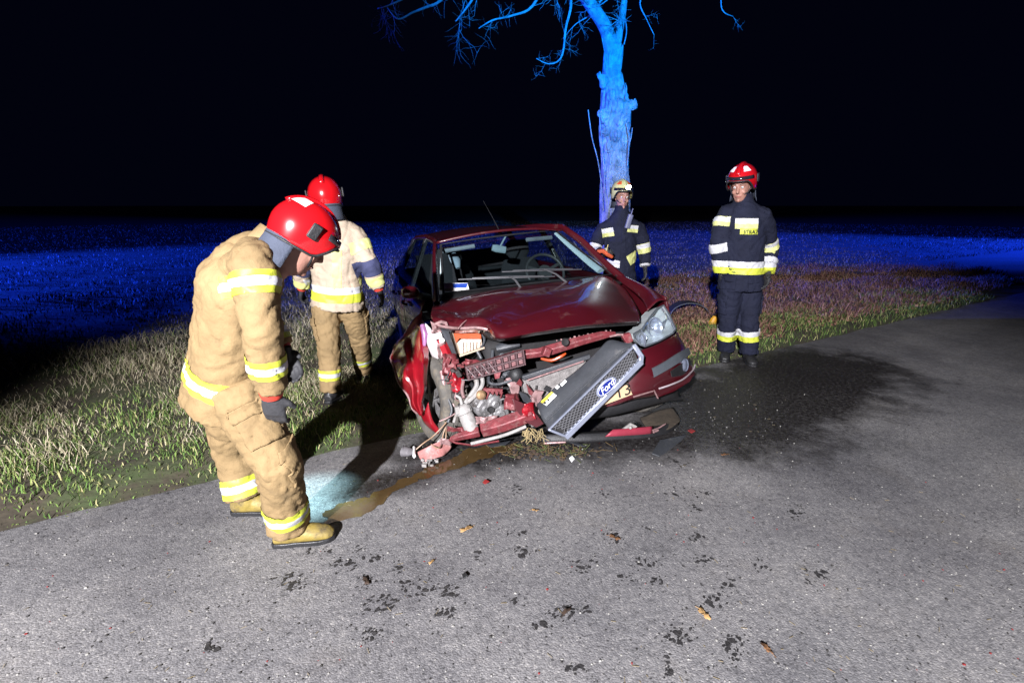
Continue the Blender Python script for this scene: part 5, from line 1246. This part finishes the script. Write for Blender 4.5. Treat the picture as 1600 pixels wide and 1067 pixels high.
    yk = chest.lerp(neck, .55); mb.loft([J['sh_l'] + up * .01 * s, J['sh_l'].lerp(yk, .5) + up * .015 * s, yk, J['sh_r'].lerp(yk, .5) + up * .015 * s, J['sh_r'] + up * .01 * s], [.085 * s, .098 * s, .11 * s, .098 * s, .085 * s], 16)
    for sd_ in 'lr':
        a_, e_, w_ = J['sh_' + sd_], J['el_' + sd_], J['wr_' + sd_]
        mb.loft([chest.lerp(a_, .5) + up * .03 * s, a_ - up * .005 * s, a_.lerp(e_, .3), a_.lerp(e_, .75), e_, e_.lerp(w_, .4), e_.lerp(w_, .97)], [(.10 * s, .10 * s), (.092 * s, .098 * s), (.088 * s, .094 * s), (.080 * s, .084 * s), (.078 * s, .082 * s), (.074 * s, .078 * s), (.066 * s, .070 * s)], 16)
    coat = evalmesh(mb, .0135 * s, 5); wrinkle(coat, .0105 * s, seed + 5, .9); coat.materials.clear(); coat.materials.append(coat_mat); coat_o = finish('coat', coat, P, angle=180)
    # collar
    m = MB(); nd = (neck - chest).normalized(); col_ = []
    for t, rr_ in ((-.03, .105), (.03, .090), (.085, .084)): col_.append([neck + nd * t * s + (chest_side * math.cos(a2) + chest_side.cross(nd) * math.sin(a2)) * rr_ * s for a2 in np.linspace(0, 2 * math.pi, 22)])
    m.grid(col_); m.build('collar', coat_mat, coat_o, solid=.008, angle=180)
    # boots
    bm_ = BOOTY if boots == 'yellow' else BOOTM
    for sd_ in 'lr':
        a_ = J['ankle_' + sd_]; fd = J['foot_' + sd_].normalized(); upf = J.get('footup_' + sd_, Vector((0, 0, 1)))
        kdir = (J['kn_' + sd_] - a_).normalized()
        mb = MB(); so = a_ - upf * .085 * s
        mb.loft([a_ + kdir * .12 * s, a_ + kdir * .03 * s, a_ - upf * .03 * s, a_ - upf * .06 * s], [(.062 * s, .07 * s), (.06 * s, .066 * s), (.058 * s, .066 * s), (.05 * s, .06 * s)], 14, side=fd.cross(upf))
        mb.loft([so - fd * .075 * s + upf * .035 * s, so - fd * .03 * s + upf * .042 * s, so + fd * .06 * s + upf * .045 * s, so + fd * .13 * s + upf * .036 * s, so + fd * .18 * s + upf * .028 * s, so + fd * .205 * s + upf * .022 * s], [(.038 * s, .034 * s), (.046 * s, .044 * s), (.050 * s, .048 * s), (.054 * s, .038 * s), (.048 * s, .028 * s), (.025 * s, .014 * s)], 14, side=fd.cross(upf))
        me = evalmesh(mb, .009 * s, 3); me.materials.clear(); me.materials.append(bm_); b_ = finish('boot', me, P, angle=180)
        sw = fd.cross(upf).normalized(); ou = []
        for t, wd in ((-.085, .02), (-.07, .038), (-.02, .044), (.03, .044), (.09, .052), (.14, .055), (.185, .044), (.208, .02)): ou.append((t, wd))
        poly = [so + fd * t * s + sw * wd * s for t, wd in ou] + [so + fd * t * s - sw * wd * s for t, wd in ou[::-1]]
        MB().prism([p - upf * .008 * s for p in poly], upf * .024 * s).build('sole', BOOTM, b_, bevel=.004)
    # pockets, flaps and the front placket
    fwd = chest_side.cross(up).normalized(); fwd = fwd if fwd.dot(J['foot_l']) > 0 else -fwd
    for sd_ in 'lr':
        d_ = (J['kn_' + sd_] - J['hip_' + sd_]).normalized(); out = (hipv if sd_ == 'r' else -hipv); out = (out - d_ * out.dot(d_)).normalized(); tg = d_.cross(out); c_ = J['hip_' + sd_].lerp(J['kn_' + sd_], .52) + out * .08 * s
        slab(tro, c_, (d_, tg, out), (.085 * s, .072 * s, .07 * s), 'thigh_pocket', trouser_mat, tro_o, .012, out, solid=.012); slab(tro, c_ - d_ * .075 * s, (d_, tg, out), (.03 * s, .078 * s, .07 * s), 'pocket_flap', trouser_mat, tro_o, .018, out, solid=.010)
        dk = (J['ankle_' + sd_] - J['kn_' + sd_]).normalized(); kf = (fwd - dk * fwd.dot(dk)).normalized(); slab(tro, J['kn_' + sd_] + kf * .08 * s, (dk, dk.cross(kf), kf), (.09 * s, .075 * s, .07 * s), 'knee_pad', trouser_mat, tro_o, .009, kf, solid=.008)
        c_ = pel - up * .075 * s + fwd * .15 * s + (hipv if sd_ == 'r' else -hipv) * .115 * s
        slab(coat, c_, (up, hipv, fwd), (.055 * s, .065 * s, .12 * s), 'coat_pocket', coat_mat, coat_o, .010, fwd, solid=.010); slab(coat, c_ + up * .05 * s, (up, hipv, fwd), (.024 * s, .07 * s, .12 * s), 'pocket_flap', coat_mat, coat_o, .016, fwd, solid=.009)
    if not J.get('plain_front'): slab(coat, pel.lerp(neck, .45) + fwd * .17 * s, (up, chest_side, fwd), (.36 * s, .026 * s, .14 * s), 'placket', coat_mat, coat_o, .007, fwd, solid=.006)
    return P, J, coat, coat_o, tro, tro_o, base


def drape(o, me, d):
    """lay flat lettering onto the cloth under it"""
    from mathutils.bvhtree import BVHTree
    bm = bmesh.new(); bm.from_mesh(me); t = BVHTree.FromBMesh(bm); M = o.matrix_local; Mi = M.inverted()
    for v in o.data.vertices:
        w_ = M @ v.co; h = t.ray_cast(w_ + d * .3, -d)
        if h[0] is not None: v.co = Mi @ (h[0] + d * .011)
    bm.free()


def limb_band(me, a_, b_, t, wd, parent, rad, scheme, lift=.004):
    """band round a limb at fraction t from a to b: scheme = list of (offset, width, material)"""
    d = (b_ - a_).normalized(); c = a_.lerp(b_, t); x = d.orthogonal().normalized(); y = d.cross(x)
    for k, (o_, w_, m_) in enumerate(scheme):
        slab(me, c + d * o_, (d, x, y), (w_ / 2, rad, rad), 'reflective_band', m_, parent, lift + .0015 * k)


def disc_lamp(parent, c, d, r_, name='helmet_lamp'):
    m = MB(); m.lathe(c - d * .03, d, [(0, 0), (r_ * 1.1, 0), (r_ * 1.25, .03), (r_ * 1.25, .034), (r_ * 1.1, .034)], 16); l = m.build(name, BLACKP, parent)
    m = MB(); m.lathe(c, d, [(0, .004), (r_ * .8, .003), (r_ * 1.1, 0)], 16); m.build('lit_lens', emis('lamp_glow', (.85, .95, 1.0), 260.0), l)
    return l


YSY = [(0, .09, YEL), (0, .034, SILV)]
UPZ = Vector((0, 0, 1))


def headB(fwd, up):
    f_ = Vector(fwd).normalized(); u = Vector(up); u = (u - f_ * u.dot(f_)).normalized(); r_ = f_.cross(u)
    return Matrix((r_, f_, u)).transposed()


# ---- A: walking away on the left verge
ya = 4.25
J = dict(head=W(512, 316, ya - .02), head_B=headB((-.25, .95, -.12), (-.1, .0, 1)), neck=W(518, 340, ya), chest=W(524, 385, ya - .02), pelvis=W(527, 462, ya + .02),
         sh_l=W(492, 362, ya), sh_r=W(556, 370, ya), el_l=W(473, 412, ya + .02), el_r=W(578, 415, ya - .05), wr_l=W(472, 448, ya + .15), wr_r=W(591, 449, ya + .02),
         hip_l=W(508, 482, ya), hip_r=W(549, 478, ya + .06), kn_l=W(514, 545, ya - .06), kn_r=W(562, 528, ya + .25), ankle_l=W(517, 612, ya - .08), ankle_r=W(568, 576, ya + .55),
         foot_l=Vector((.10, 1, -.05)), foot_r=Vector((.35, 1, -.1)), pn_l=Vector((1, 0, 0)), pn_r=Vector((-1, -.2, 0)), th_l=Vector((0, 1, 0)), th_r=Vector((0, 1, .2)), glove=GLOVE, cuff=GLOVER, hem=.10)
g_ = float(gz(J['ankle_l'].x, J['ankle_l'].y)); J['ankle_l'].z = g_ + .10; g_ = float(gz(J['ankle_r'].x, J['ankle_r'].y)); J['ankle_r'].z = g_ + .12
P, J, coat, coat_o, tro, tro_o, base = firefighter('firefighter in tan gear and red helmet walking away on the grass verge', J, 'tan2', HELR, 1.0, 2, trouser_mat=CLOTH['tan'])
helmet(P, base, W(508, 306, ya - .02), J['head_B'], 1.0, HELR)
ax = (J['sh_r'] - J['sh_l']).normalized(); up = (J['chest'] - J['pelvis']).normalized(); fb = -ax.cross(up); fb = fb if fb.y < 0 else -fb
hc = J['pelvis'] + up * .035
slab(coat, hc + up * .045, (up, ax, fb), (.028, .32, .4), 'reflective_band', SILV, coat_o, maxr=.30)
slab(coat, hc - up * .02, (up, ax, fb), (.036, .32, .4), 'reflective_band', YEL, coat_o, maxr=.30)
pc_ = J['chest'].lerp(J['neck'], .28) + ax * .0
slab(coat, pc_ + fb * .15, (up, ax, fb), (.075, .065, .2), 'back_panel', YELP, coat_o, face=fb)
slab(coat, J['chest'].lerp(J['pelvis'], .38) + ax * .055 + fb * .15, ((up + ax * -.22).normalized(), ax, fb), (.15, .035, .2), 'back_strip', YELP, coat_o, face=fb)
rot = Matrix((ax, up, fb)).transposed()
for k, tx in enumerate(('STRAŻ',)): drape(text('back_lettering', tx, BLACKM, coat_o, pc_ + fb * .19 - up * .03, rot, .042, .001), coat, fb)
limb_band(coat, J['sh_r'], J['el_r'], .38, .06, coat_o, .12, [(0, .085, YELP)])
limb_band(coat, J['el_r'], J['wr_r'], .02, .06, coat_o, .12, [(0, .13, NAVYP)])
limb_band(coat, J['el_r'], J['wr_r'], .62, .06, coat_o, .11, [(0, .08, YELP)])
limb_band(coat, J['el_l'], J['wr_l'], .10, .06, coat_o, .12, [(0, .13, NAVYP)])
limb_band(coat, J['el_l'], J['wr_l'], .75, .06, coat_o, .11, [(0, .08, YELP)])
for sd_ in 'lr': limb_band(tro, J['kn_' + sd_], J['ankle_' + sd_], .58, .09, tro_o, .15, YSY)

# ---- B: bending over at the left, near the camera
yb = 2.22
J = dict(head=W(468, 372, yb - .02), head_B=headB((.62, .50, -.60), (.50, .30, .80)), neck=W(415, 392, yb), chest=W(376, 440, yb), pelvis=W(352, 590, yb + .08),
         sh_r=W(398, 415, yb - .20), sh_l=W(392, 405, yb + .20), el_r=W(409, 515, yb - .26), wr_r=W(424, 612, yb - .19), el_l=W(410, 495, yb + .34), wr_l=W(440, 545, yb + .30),
         hip_r=W(368, 610, yb - .02), hip_l=W(352, 605, yb + .20), kn_r=W(433, 722, yb - .10), kn_l=W(365, 705, yb + .36), ankle_r=G(455, 848), ankle_l=G(388, 800),
         foot_r=Vector((1, .22, 0)), foot_l=Vector((1, .1, 0)), pn_r=Vector((0, 1, 0)), pn_l=Vector((0, -1, 0)), th_r=Vector((1, 0, 0)), th_l=Vector((1, 0, .3)), glove=GLOVE, cuff=GLOVER, hem=.12)
J['ankle_r'].z = .098; J['ankle_l'].z = .098
P, J, coat, coat_o, tro, tro_o, base = firefighter('firefighter in tan gear bowing his red helmeted head over the puddle', J, 'tan', HELR, 1.04, 9, boots='yellow')
hB = headB((.62, .50, -.60), (.50, .30, .80))
helmet(P, base, W(476, 362, yb - .02), hB, .88, HELR, rear=True)
limb_band(coat, J['sh_r'], J['el_r'], .28, .1, coat_o, .13, YSY)
limb_band(coat, J['el_r'], J['wr_r'], .52, .1, coat_o, .12, YSY)
limb_band(coat, J['sh_l'], J['el_l'], .5, .1, coat_o, .13, YSY); limb_band(coat, J['el_l'], J['wr_l'], .6, .1, coat_o, .12, YSY)
up = (J['chest'] - J['pelvis']).normalized(); ax = Vector((0, 1, 0)); fb = up.cross(ax)
slab(coat, J['pelvis'] + up * .05, (up, ax, fb), (.05, .4, .4), 'reflective_band', YEL, coat_o, maxr=.30); slab(coat, J['pelvis'] + up * .05, (up, ax, fb), (.018, .4, .4), 'reflective_band', SILV, coat_o, .006, maxr=.30)
for sd_ in 'lr': limb_band(tro, J['kn_' + sd_], J['ankle_' + sd_], .72, .1, tro_o, .16, [(0, .105, YEL), (0, .04, SILV)])
# his torch, shining on the puddle
tw = base + J['wr_l'] + (J['wr_l'] - J['el_l']).normalized() * .09; td = (G(488, 778) - tw).normalized()
th = empty('hand_torch', tw); tag(th, 'black hand torch shining down, held by the bowing firefighter', 'torch')
m = MB(); m.lathe((0, 0, 0), td, [(0, -.10), (.016, -.10), (.018, -.09), (.018, .03), (.028, .05), (.030, .075), (.026, .075)], 16); m.build('torch_body', BLACKP, th)
m = MB(); m.lathe((0, 0, 0), td, [(0, .070), (.026, .070)], 16); m.build('torch_lens', emis('torch_glow', (.75, .95, 1.0), 40.0), th)
spot('torch_beam', tw + td * .09, tw + td * 2, 150, (.55, .92, 1.0), 44, 1.0, .01)

# ---- C: standing behind the car, head lamp lit
yc = 7.0
J = dict(head=W(972, 309, yc), head_B=headB((.12, -1, -.05), (0, 0, 1)), neck=W(971, 332, yc), chest=W(969, 372, yc), pelvis=W(968, 425, yc),
         sh_r=W(939, 360, yc), sh_l=W(1001, 360, yc), el_r=W(928, 394, yc - .08), wr_r=W(943, 397, yc - .30), el_l=W(1007, 392, yc), wr_l=W(1008, 417, yc - .06),
         hip_r=W(957, 440, yc), hip_l=W(979, 440, yc), kn_r=W(955, 478, yc - .02), kn_l=W(982, 478, yc - .02), ankle_r=W(954, 525, yc), ankle_l=W(983, 525, yc),
         foot_r=Vector((-.2, -1, 0)), foot_l=Vector((.2, -1, 0)), pn_r=Vector((.3, 0, 1)), pn_l=Vector((-1, 0, 0)), th_r=Vector((0, 0, 1)), th_l=Vector((0, -1, 0)), glove=GLOVE, cuff=None, hem=.16, curl_r=.9)
for k in ('ankle_r', 'ankle_l'): J[k].z = float(gz(J[k].x, J[k].y)) + .10
P, J, coat, coat_o, tro, tro_o, base = firefighter('firefighter in navy gear and pale luminous helmet with lit lamp, behind the car', J, 'navy', HELY, 1.04, 4)
h = helmet(P, base, W(971, 300, yc + .01), J['head_B'], 1.04, HELY, lamp=1, patch_mt=mat('orange_marker', (.65, .10, .02), .5))
lc = W(982, 293, yc - .24) - base - h.location
disc_lamp(h, lc, Vector((.05, -1, -.25)).normalized(), .026)
ll = bpy.data.lights.new('helmet_lamp_beam', 'SPOT'); lo_ = bpy.data.objects.new('helmet_lamp_beam', ll); COL.objects.link(lo_); lo_.location = base + h.location + lc + Vector((.0, -.03, -.01)); ll.energy = 18; ll.color = (.80, .93, 1.0); ll.spot_size = R(110); ll.spot_blend = 1.0; ll.shadow_soft_size = .02
lo_.rotation_euler = Vector((-.12, -1, -.30)).to_track_quat('-Z', 'Y').to_euler()
fb = Vector((.0, -1, .0)); ax = Vector((1, 0, 0)); up = UPZ
for px_, py_, wx, wy, rl in ((951, 364, .075, .055, .18), (990, 358, .075, .045, -.1)):
    c_ = W(px_, py_, yc - .17) - base; u2 = (UPZ + ax * rl * -1).normalized(); a2 = u2.cross(fb).normalized()
    slab(coat, c_, (u2, a2, fb), (wy, wx, .12), 'chest_patch', YELP, coat_o, face=fb); slab(coat, c_ + u2 * wy * .45, (u2, a2, fb), (wy * .5, wx, .12), 'chest_patch', SILV, coat_o, .006, face=fb)
for px_, py_, wx, wy, rl, m_ in ((956, 411, .12, .045, .22, SILV), (990, 404, .075, .07, -.55, YELP)):
    c_ = W(px_, py_, yc - .17) - base; u2 = (UPZ + ax * rl).normalized(); a2 = u2.cross(fb).normalized(); slab(coat, c_, (u2, a2, fb), (wy, wx, .16), 'hem_band', m_, coat_o, face=fb)
limb_band(coat, J['sh_l'], J['el_l'], .85, .1, coat_o, .12, [(0, .13, YELP), (-.03, .06, SILV)]); limb_band(coat, J['el_l'], J['wr_l'], .9, .1, coat_o, .1, [(0, .035, SILV)])
limb_band(coat, J['sh_r'], J['el_r'], .85, .1, coat_o, .12, [(0, .11, SILV)])
m = MB(); p = J['neck'] + Vector((.10, -.13, -.03)); m.loft([p, p + Vector((-.05, -.03, -.17))], [(.035, .02)] * 2, 8, side=(1, 0, 0)); m.tube([p, p + Vector((.02, 0, .08))], .008, 6); m.build('radio', mat('radio_case', (.12, .13, .22), .4), P)
sc_ = W(945, 396, yc - .42); o = empty('held_tool', sc_); tag(o, 'small orange tool in the hand of the firefighter behind the car', 'tool')
m = MB(); m.loft([(-.10, 0, .02), (-.03, 0, .03), (.05, 0, -.02), (.10, 0, -.05)], [(.03, .025), (.04, .03), (.045, .03), (.02, .02)], 10); m.build('tool_case', mat('orange_plastic', (.55, .10, .04), .5), o); m = MB(); m.tube([(.02, 0, .02), (.035, 0, .11)], .006, 6); m.build('tool_stem', mat('tool_yellow', (.6, .5, .2), .5), o)

# ---- D: standing at the right road edge
yd = 5.45
J = dict(head=W(1158, 292, yd), head_B=headB((-.60, -.78, -.20), (-.04, 0, 1)), neck=W(1162, 317, yd + .02), chest=W(1161, 362, yd), pelvis=W(1158, 430, yd),
         sh_r=W(1131, 335, yd + .08), sh_l=W(1194, 337, yd - .06), el_r=W(1121, 385, yd + .02), wr_r=W(1127, 428, yd + .02), el_l=W(1205, 388, yd + .08), wr_l=W(1200, 428, yd - .08),
         hip_r=W(1143, 450, yd), hip_l=W(1172, 450, yd + .03), kn_r=W(1137, 500, yd + .0), kn_l=W(1171, 502, yd - .06), ankle_r=W(1134, 548, yd + .10), ankle_l=W(1170, 552, yd - .05),
         foot_r=Vector((-.45, -1, 0)), foot_l=Vector((-.15, -1, 0)), pn_r=Vector((1, 0, 0)), pn_l=Vector((-1, 0, 0)), th_r=Vector((0, -1, 0)), th_l=Vector((0, -1, 0)), glove=GLOVE, cuff=None, hem=.15, plain_front=True)
for k in ('ankle_r', 'ankle_l'): J[k].z = max(0, float(gz(J[k].x, J[k].y))) + .10
P, J, coat, coat_o, tro, tro_o, base = firefighter('tall firefighter in navy gear and red helmet standing at the right road edge', J, 'navy', HELR, 1.06, 6)
helmet(P, base, W(1160, 281, yd + .01), J['head_B'], 1.08, HELR)
fb = Vector((-.12, -1, 0)).normalized(); ax = Vector((1, -.12, 0)).normalized(); up = UPZ
c_ = W(1169, 350, yd - .18) - base
slab(coat, c_, (up, ax, fb), (.052, .105, .12), 'chest_patch', YELP, coat_o, face=fb); slab(coat, c_ + up * .025, (up, ax, fb), (.026, .105, .12), 'chest_patch', SILV, coat_o, .006, face=fb)
c2 = W(1171, 362, yd - .18) - base; slab(coat, c2, (up, ax, fb), (.028, .082, .12), 'name_patch', YEL, coat_o, .006, face=fb)
drape(text('chest_lettering', 'STRAŻ', BLACKM, coat_o, c2 + fb * .05, Matrix((ax, up, ax.cross(up))).transposed(), .048, .001), coat, fb)
hc = W(1160, 418, yd - .1) - base
slab(coat, hc + up * .032, (up, ax, fb), (.032, .4, .5), 'hem_band', SILV, coat_o, maxr=.40); slab(coat, hc - up * .034, (up, ax, fb), (.034, .4, .5), 'hem_band', YEL, coat_o, maxr=.40)
for sd_ in 'lr':
    limb_band(coat, J['sh_' + sd_], J['el_' + sd_], .26 if sd_ == 'r' else .85, .1, coat_o, .11, [(0, .10, YELP), (-.02, .05, SILV)]); limb_band(coat, J['el_' + sd_], J['wr_' + sd_], .05 if sd_ == 'r' else .6, .1, coat_o, .11, [(0, .09, SILV)])
    limb_band(tro, J['kn_' + sd_], J['ankle_' + sd_], .40, .1, tro_o, .15, [(.03, .075, YEL), (-.03, .075, SILV)])

# ------------------------------------------------------------------ wreckage and leaves on the ground
# torn corner of the bumper with its lamp and wires, by the near wheel
d0 = G(668, 712); tc_ = empty('torn_bumper_corner', d0); tag(tc_, 'torn pinkish bumper corner with grey lamp and loose wires lying by the wheel', 'car debris')


def T(px, py, z): return G(px, py, z) - d0


m = MB(); m.grid(patch([[T(652, 706, .05), T(668, 698, .09), T(688, 690, .12), T(706, 690, .10)], [T(655, 714, .03), T(672, 706, .06), T(690, 700, .07), T(705, 700, .05)], [T(660, 722, .012), T(678, 716, .03), T(692, 712, .03), T(698, 708, .02)]], 5, 5)); m.build('bumper_shell', mat('pink_scuffed_plastic', (.36, .15, .14), .5, 0, .35, 16, .3, 40, dirt=(.5, .36, .33), dirt_amt=.3, dirt_scale=22), tc_, solid=.004)
m = MB(); m.loft([T(645, 706, .05), T(639, 706, .055), T(631, 705, .05)], [(.022, .02), (.032, .03), (.042, .036)], 14); m.lathe(T(629.5, 705, .05), Vector((-1, -.15, 0)), [(0, -.01), (.02, -.004), (.036, .0), (.042, -.004)], 16); m.build('loose_lamp', mat('lamp_grey', (.16, .15, .16), .4, .2, .3, 14), tc_)
m = MB(); m.loft([T(647, 700, .06), T(647, 712, .05)], [(.010, .018)] * 2, 8); m.build('lamp_clip', WHITEM, tc_)
m = MB()
for k in range(16): m.box(T(random.uniform(655, 692), random.uniform(712, 727), random.uniform(.012, .03)), (random.uniform(.012, .035), random.uniform(.008, .025), random.uniform(.006, .02)), Matrix.Rotation(random.uniform(0, 3), 3, 'Z') @ Matrix.Rotation(random.uniform(-.6, .6), 3, 'X'))
m.build('broken_bracket', PGREY, tc_, bevel=.002, smooth=False)['kind'] = 'stuff'
for pl in ([(650, 702, .06), (662, 692, .10), (676, 682, .16), (690, 668, .22), (697, 660, .26)], [(692, 690, .10), (692, 680, .15), (696, 668, .20), (700, 655, .26)], [(696, 690, .10), (697, 678, .15), (697, 668, .2)], [(674, 694, .1), (684, 700, .1), (690, 694, .1)]):
    MB().tube([T(*p) for p in pl], .0045, 6, sm=5).build('wire', mat('brown_wire', (.30, .19, .12), .5), tc_)
m = MB(); m.loft([T(684, 692, .09), T(692, 686, .11), T(698, 690, .11)], [.014, .020, .012], 10); m.build('wire_plug', PGREY, tc_)

# wheel-arch liner in the grass
a0 = G(1078, 492, .03); al = empty('wheel_arch_liner', a0); tag(al, 'curved black plastic wheel arch liner lying on the grass behind the headlamp', 'car debris')
m = MB(); rows = []
for r_ in (.0, 1.0):
    rows.append([Vector((.30 * math.cos(t), r_ * .22, .20 * math.sin(t) - .02)) for t in np.linspace(.05, math.pi - .05, 22)])
m.grid([[p.lerp(q_, t) + Vector((0, 0, .012 * math.sin(t * 9))) for p, q_ in zip(*rows)] for t in np.linspace(0, 1, 7)]); m.build('liner_sheet', BLACKP, al, solid=.005)
m = MB(); m.loft([p + Vector((0, -.004, 0)) for p in rows[0]], .008, 6); m.build('liner_edge', TRIM, al)

# small yellow piece by the tall firefighter's leg
y0 = G(1113, 508, .03); o = empty('yellow_debris', y0); tag(o, 'small orange yellow object on the grass beside the tall firefighter\'s leg', 'debris')
m = MB(); m.loft([(0, 0, -.03), (0, 0, .03), (.02, 0, .09), (.03, 0, .13)], [(.05, .04), (.06, .045), (.05, .04), (.03, .03)], 8); m.build('yellow_case', mat('amber_plastic', (.60, .30, .02), .4), o, bevel=.006); m = MB(); m.tube([(-.02, 0, .11), (.0, 0, .16), (.05, 0, .16), (.06, 0, .12)], .007, 6, sm=3); m.build('carry_loop', BLACKP, o)

# shards
def shard(name, pix, mt, label, h=.006, tilt=.02):
    c_ = sum((G(*p) for p in pix), Vector()) / len(pix); m = MB(); pts = [G(*p) - c_ + Vector((0, 0, .006 + tilt * random.random())) for p in pix]; m.prism(pts, (0, 0, h)); o = m.build(name, mt, None, bevel=.0015, angle=30); o.location = c_; tag(o, label, 'car debris'); return o


shard('plastic_shard', [(1018, 715), (1030, 698), (1052, 690), (1072, 688), (1064, 698), (1042, 708), (1030, 716)], GREYP, 'flat dark grey plastic shard on the asphalt in front of the bumper', .008, .05)
shard('plastic_shard', [(1074, 676), (1080, 673), (1086, 678), (1080, 681)], mat('red_plastic', (.30, .03, .03), .4), 'tiny red plastic shard on the dark asphalt right of the skirt')
shard('plastic_shard', [(889, 720), (894, 716), (898, 720), (893, 724)], WHITEM, 'small white shard on the asphalt below the hanging grille')
shard('plastic_shard', [(754, 757), (758, 754), (765, 758), (758, 762)], mat('red_plastic', (.30, .03, .03), .4), 'small red shard lying alone on the grey asphalt')
shard('plastic_shard', [(722, 900), (727, 897), (731, 905), (724, 907)], BLACKP, 'small black and white fragment near the middle of the asphalt')
shard('plastic_shard', [(758, 697), (775, 690), (800, 692), (790, 698), (768, 704)], GREYP, 'thin grey plastic strip under the lower beam')
shard('plastic_shard', [(884, 690), (900, 694), (915, 700), (905, 702), (888, 694)], GREYP, 'narrow grey sliver beneath the hanging grille')
# clumps of torn turf in front of the car
m = MB()
for k in range(190):
    g = G(random.gauss(850, 42), random.gauss(705, 7)); an = random.uniform(0, 6.28); l = random.uniform(.02, .07); d = Vector((math.cos(an), math.sin(an), random.uniform(0, .5))) * l
    m.bar(Vector((g.x, g.y, .006)), Vector((g.x, g.y, .006)) + d, .003, .002, mi=random.choice((0, 0, 1)))
for k in range(70): g = G(random.gauss(850, 40), random.gauss(706, 7)); s_ = random.uniform(.006, .018); m.ball((g.x, g.y, s_ * .3), s_, 5, 2, (1.2, 1, .7))
o = m.build('torn_turf', [mat('dry_stalk', (.13, .085, .035), .9), mat('green_stalk', (.08, .10, .03), .9), mat('turf_soil', (.05, .032, .022), .95, 0, .5, 30)], smooth=False, fixn=False); tag(o, 'torn turf and soil crumbs on the asphalt under the grille', 'turf', kind='stuff')

# fallen leaves
LEAFM = [mat('leaf_tan', (.42, .25, .10), .7, 0, .3, 30, .3, 60), mat('leaf_brown', (.16, .075, .03), .75, 0, .3, 30, .3, 60), mat('leaf_dark', (.05, .03, .02), .7, 0, .3, 30, .3, 60)]


def leaf(px, py, size, ang, mi, label):
    g = G(px, py); n_ = 22; m = MB(); ring = []
    for k in range(n_):
        t = k / n_ * 2 * math.pi; r_ = size * (.55 + .25 * math.cos(2 * t) + .17 * math.cos(7 * t + ang)); ring.append(Vector((r_ * math.cos(t), r_ * .75 * math.sin(t), .006 + .35 * size * abs(math.sin(t * 1.5 + ang)) * .6)))
    m.add(ring + [Vector((0, 0, .005))], [(k, (k + 1) % n_, n_) for k in range(n_)]); o = m.build('fallen_leaf', LEAFM[mi], None, solid=.0008, angle=180); o.location = (g.x, g.y, .002); o.rotation_euler = (0, 0, ang)
    tag(o, label, 'leaf', 'fallen leaves on the asphalt')
    m = MB(); m.tube([(size * .7, 0, .01), (size * 1.25, size * .15, .006)], size * .03, 4); m.build('leaf_stalk', LEAFM[mi], o)


leaf(728, 829, .045, .6, 0, 'tan curled leaf on the asphalt right of the yellow boot')
leaf(1100, 962, .040, 1.9, 0, 'tan leaf with dark spots on the asphalt at lower right')
leaf(960, 842, .036, 2.5, 1, 'small brown leaf amid a wet mark in the middle of the road')
leaf(1131, 712, .034, .2, 1, 'brown leaf on the asphalt right of the grey shard')
leaf(885, 957, .036, 4.0, 2, 'dark wet leaf stuck to the asphalt at bottom centre')
leaf(674, 880, .022, 1.0, 0, 'tiny pale leaf on the asphalt beside the boot marks')
leaf(836, 799, .024, 3.0, 0, 'small pale leaf in the middle of the asphalt')
leaf(1197, 1015, .036, 5.0, 1, 'orange brown leaf at the bottom right of the asphalt')
leaf(572, 910, .034, 2.2, 2, 'dark flattened leaf among the boot marks at lower left')
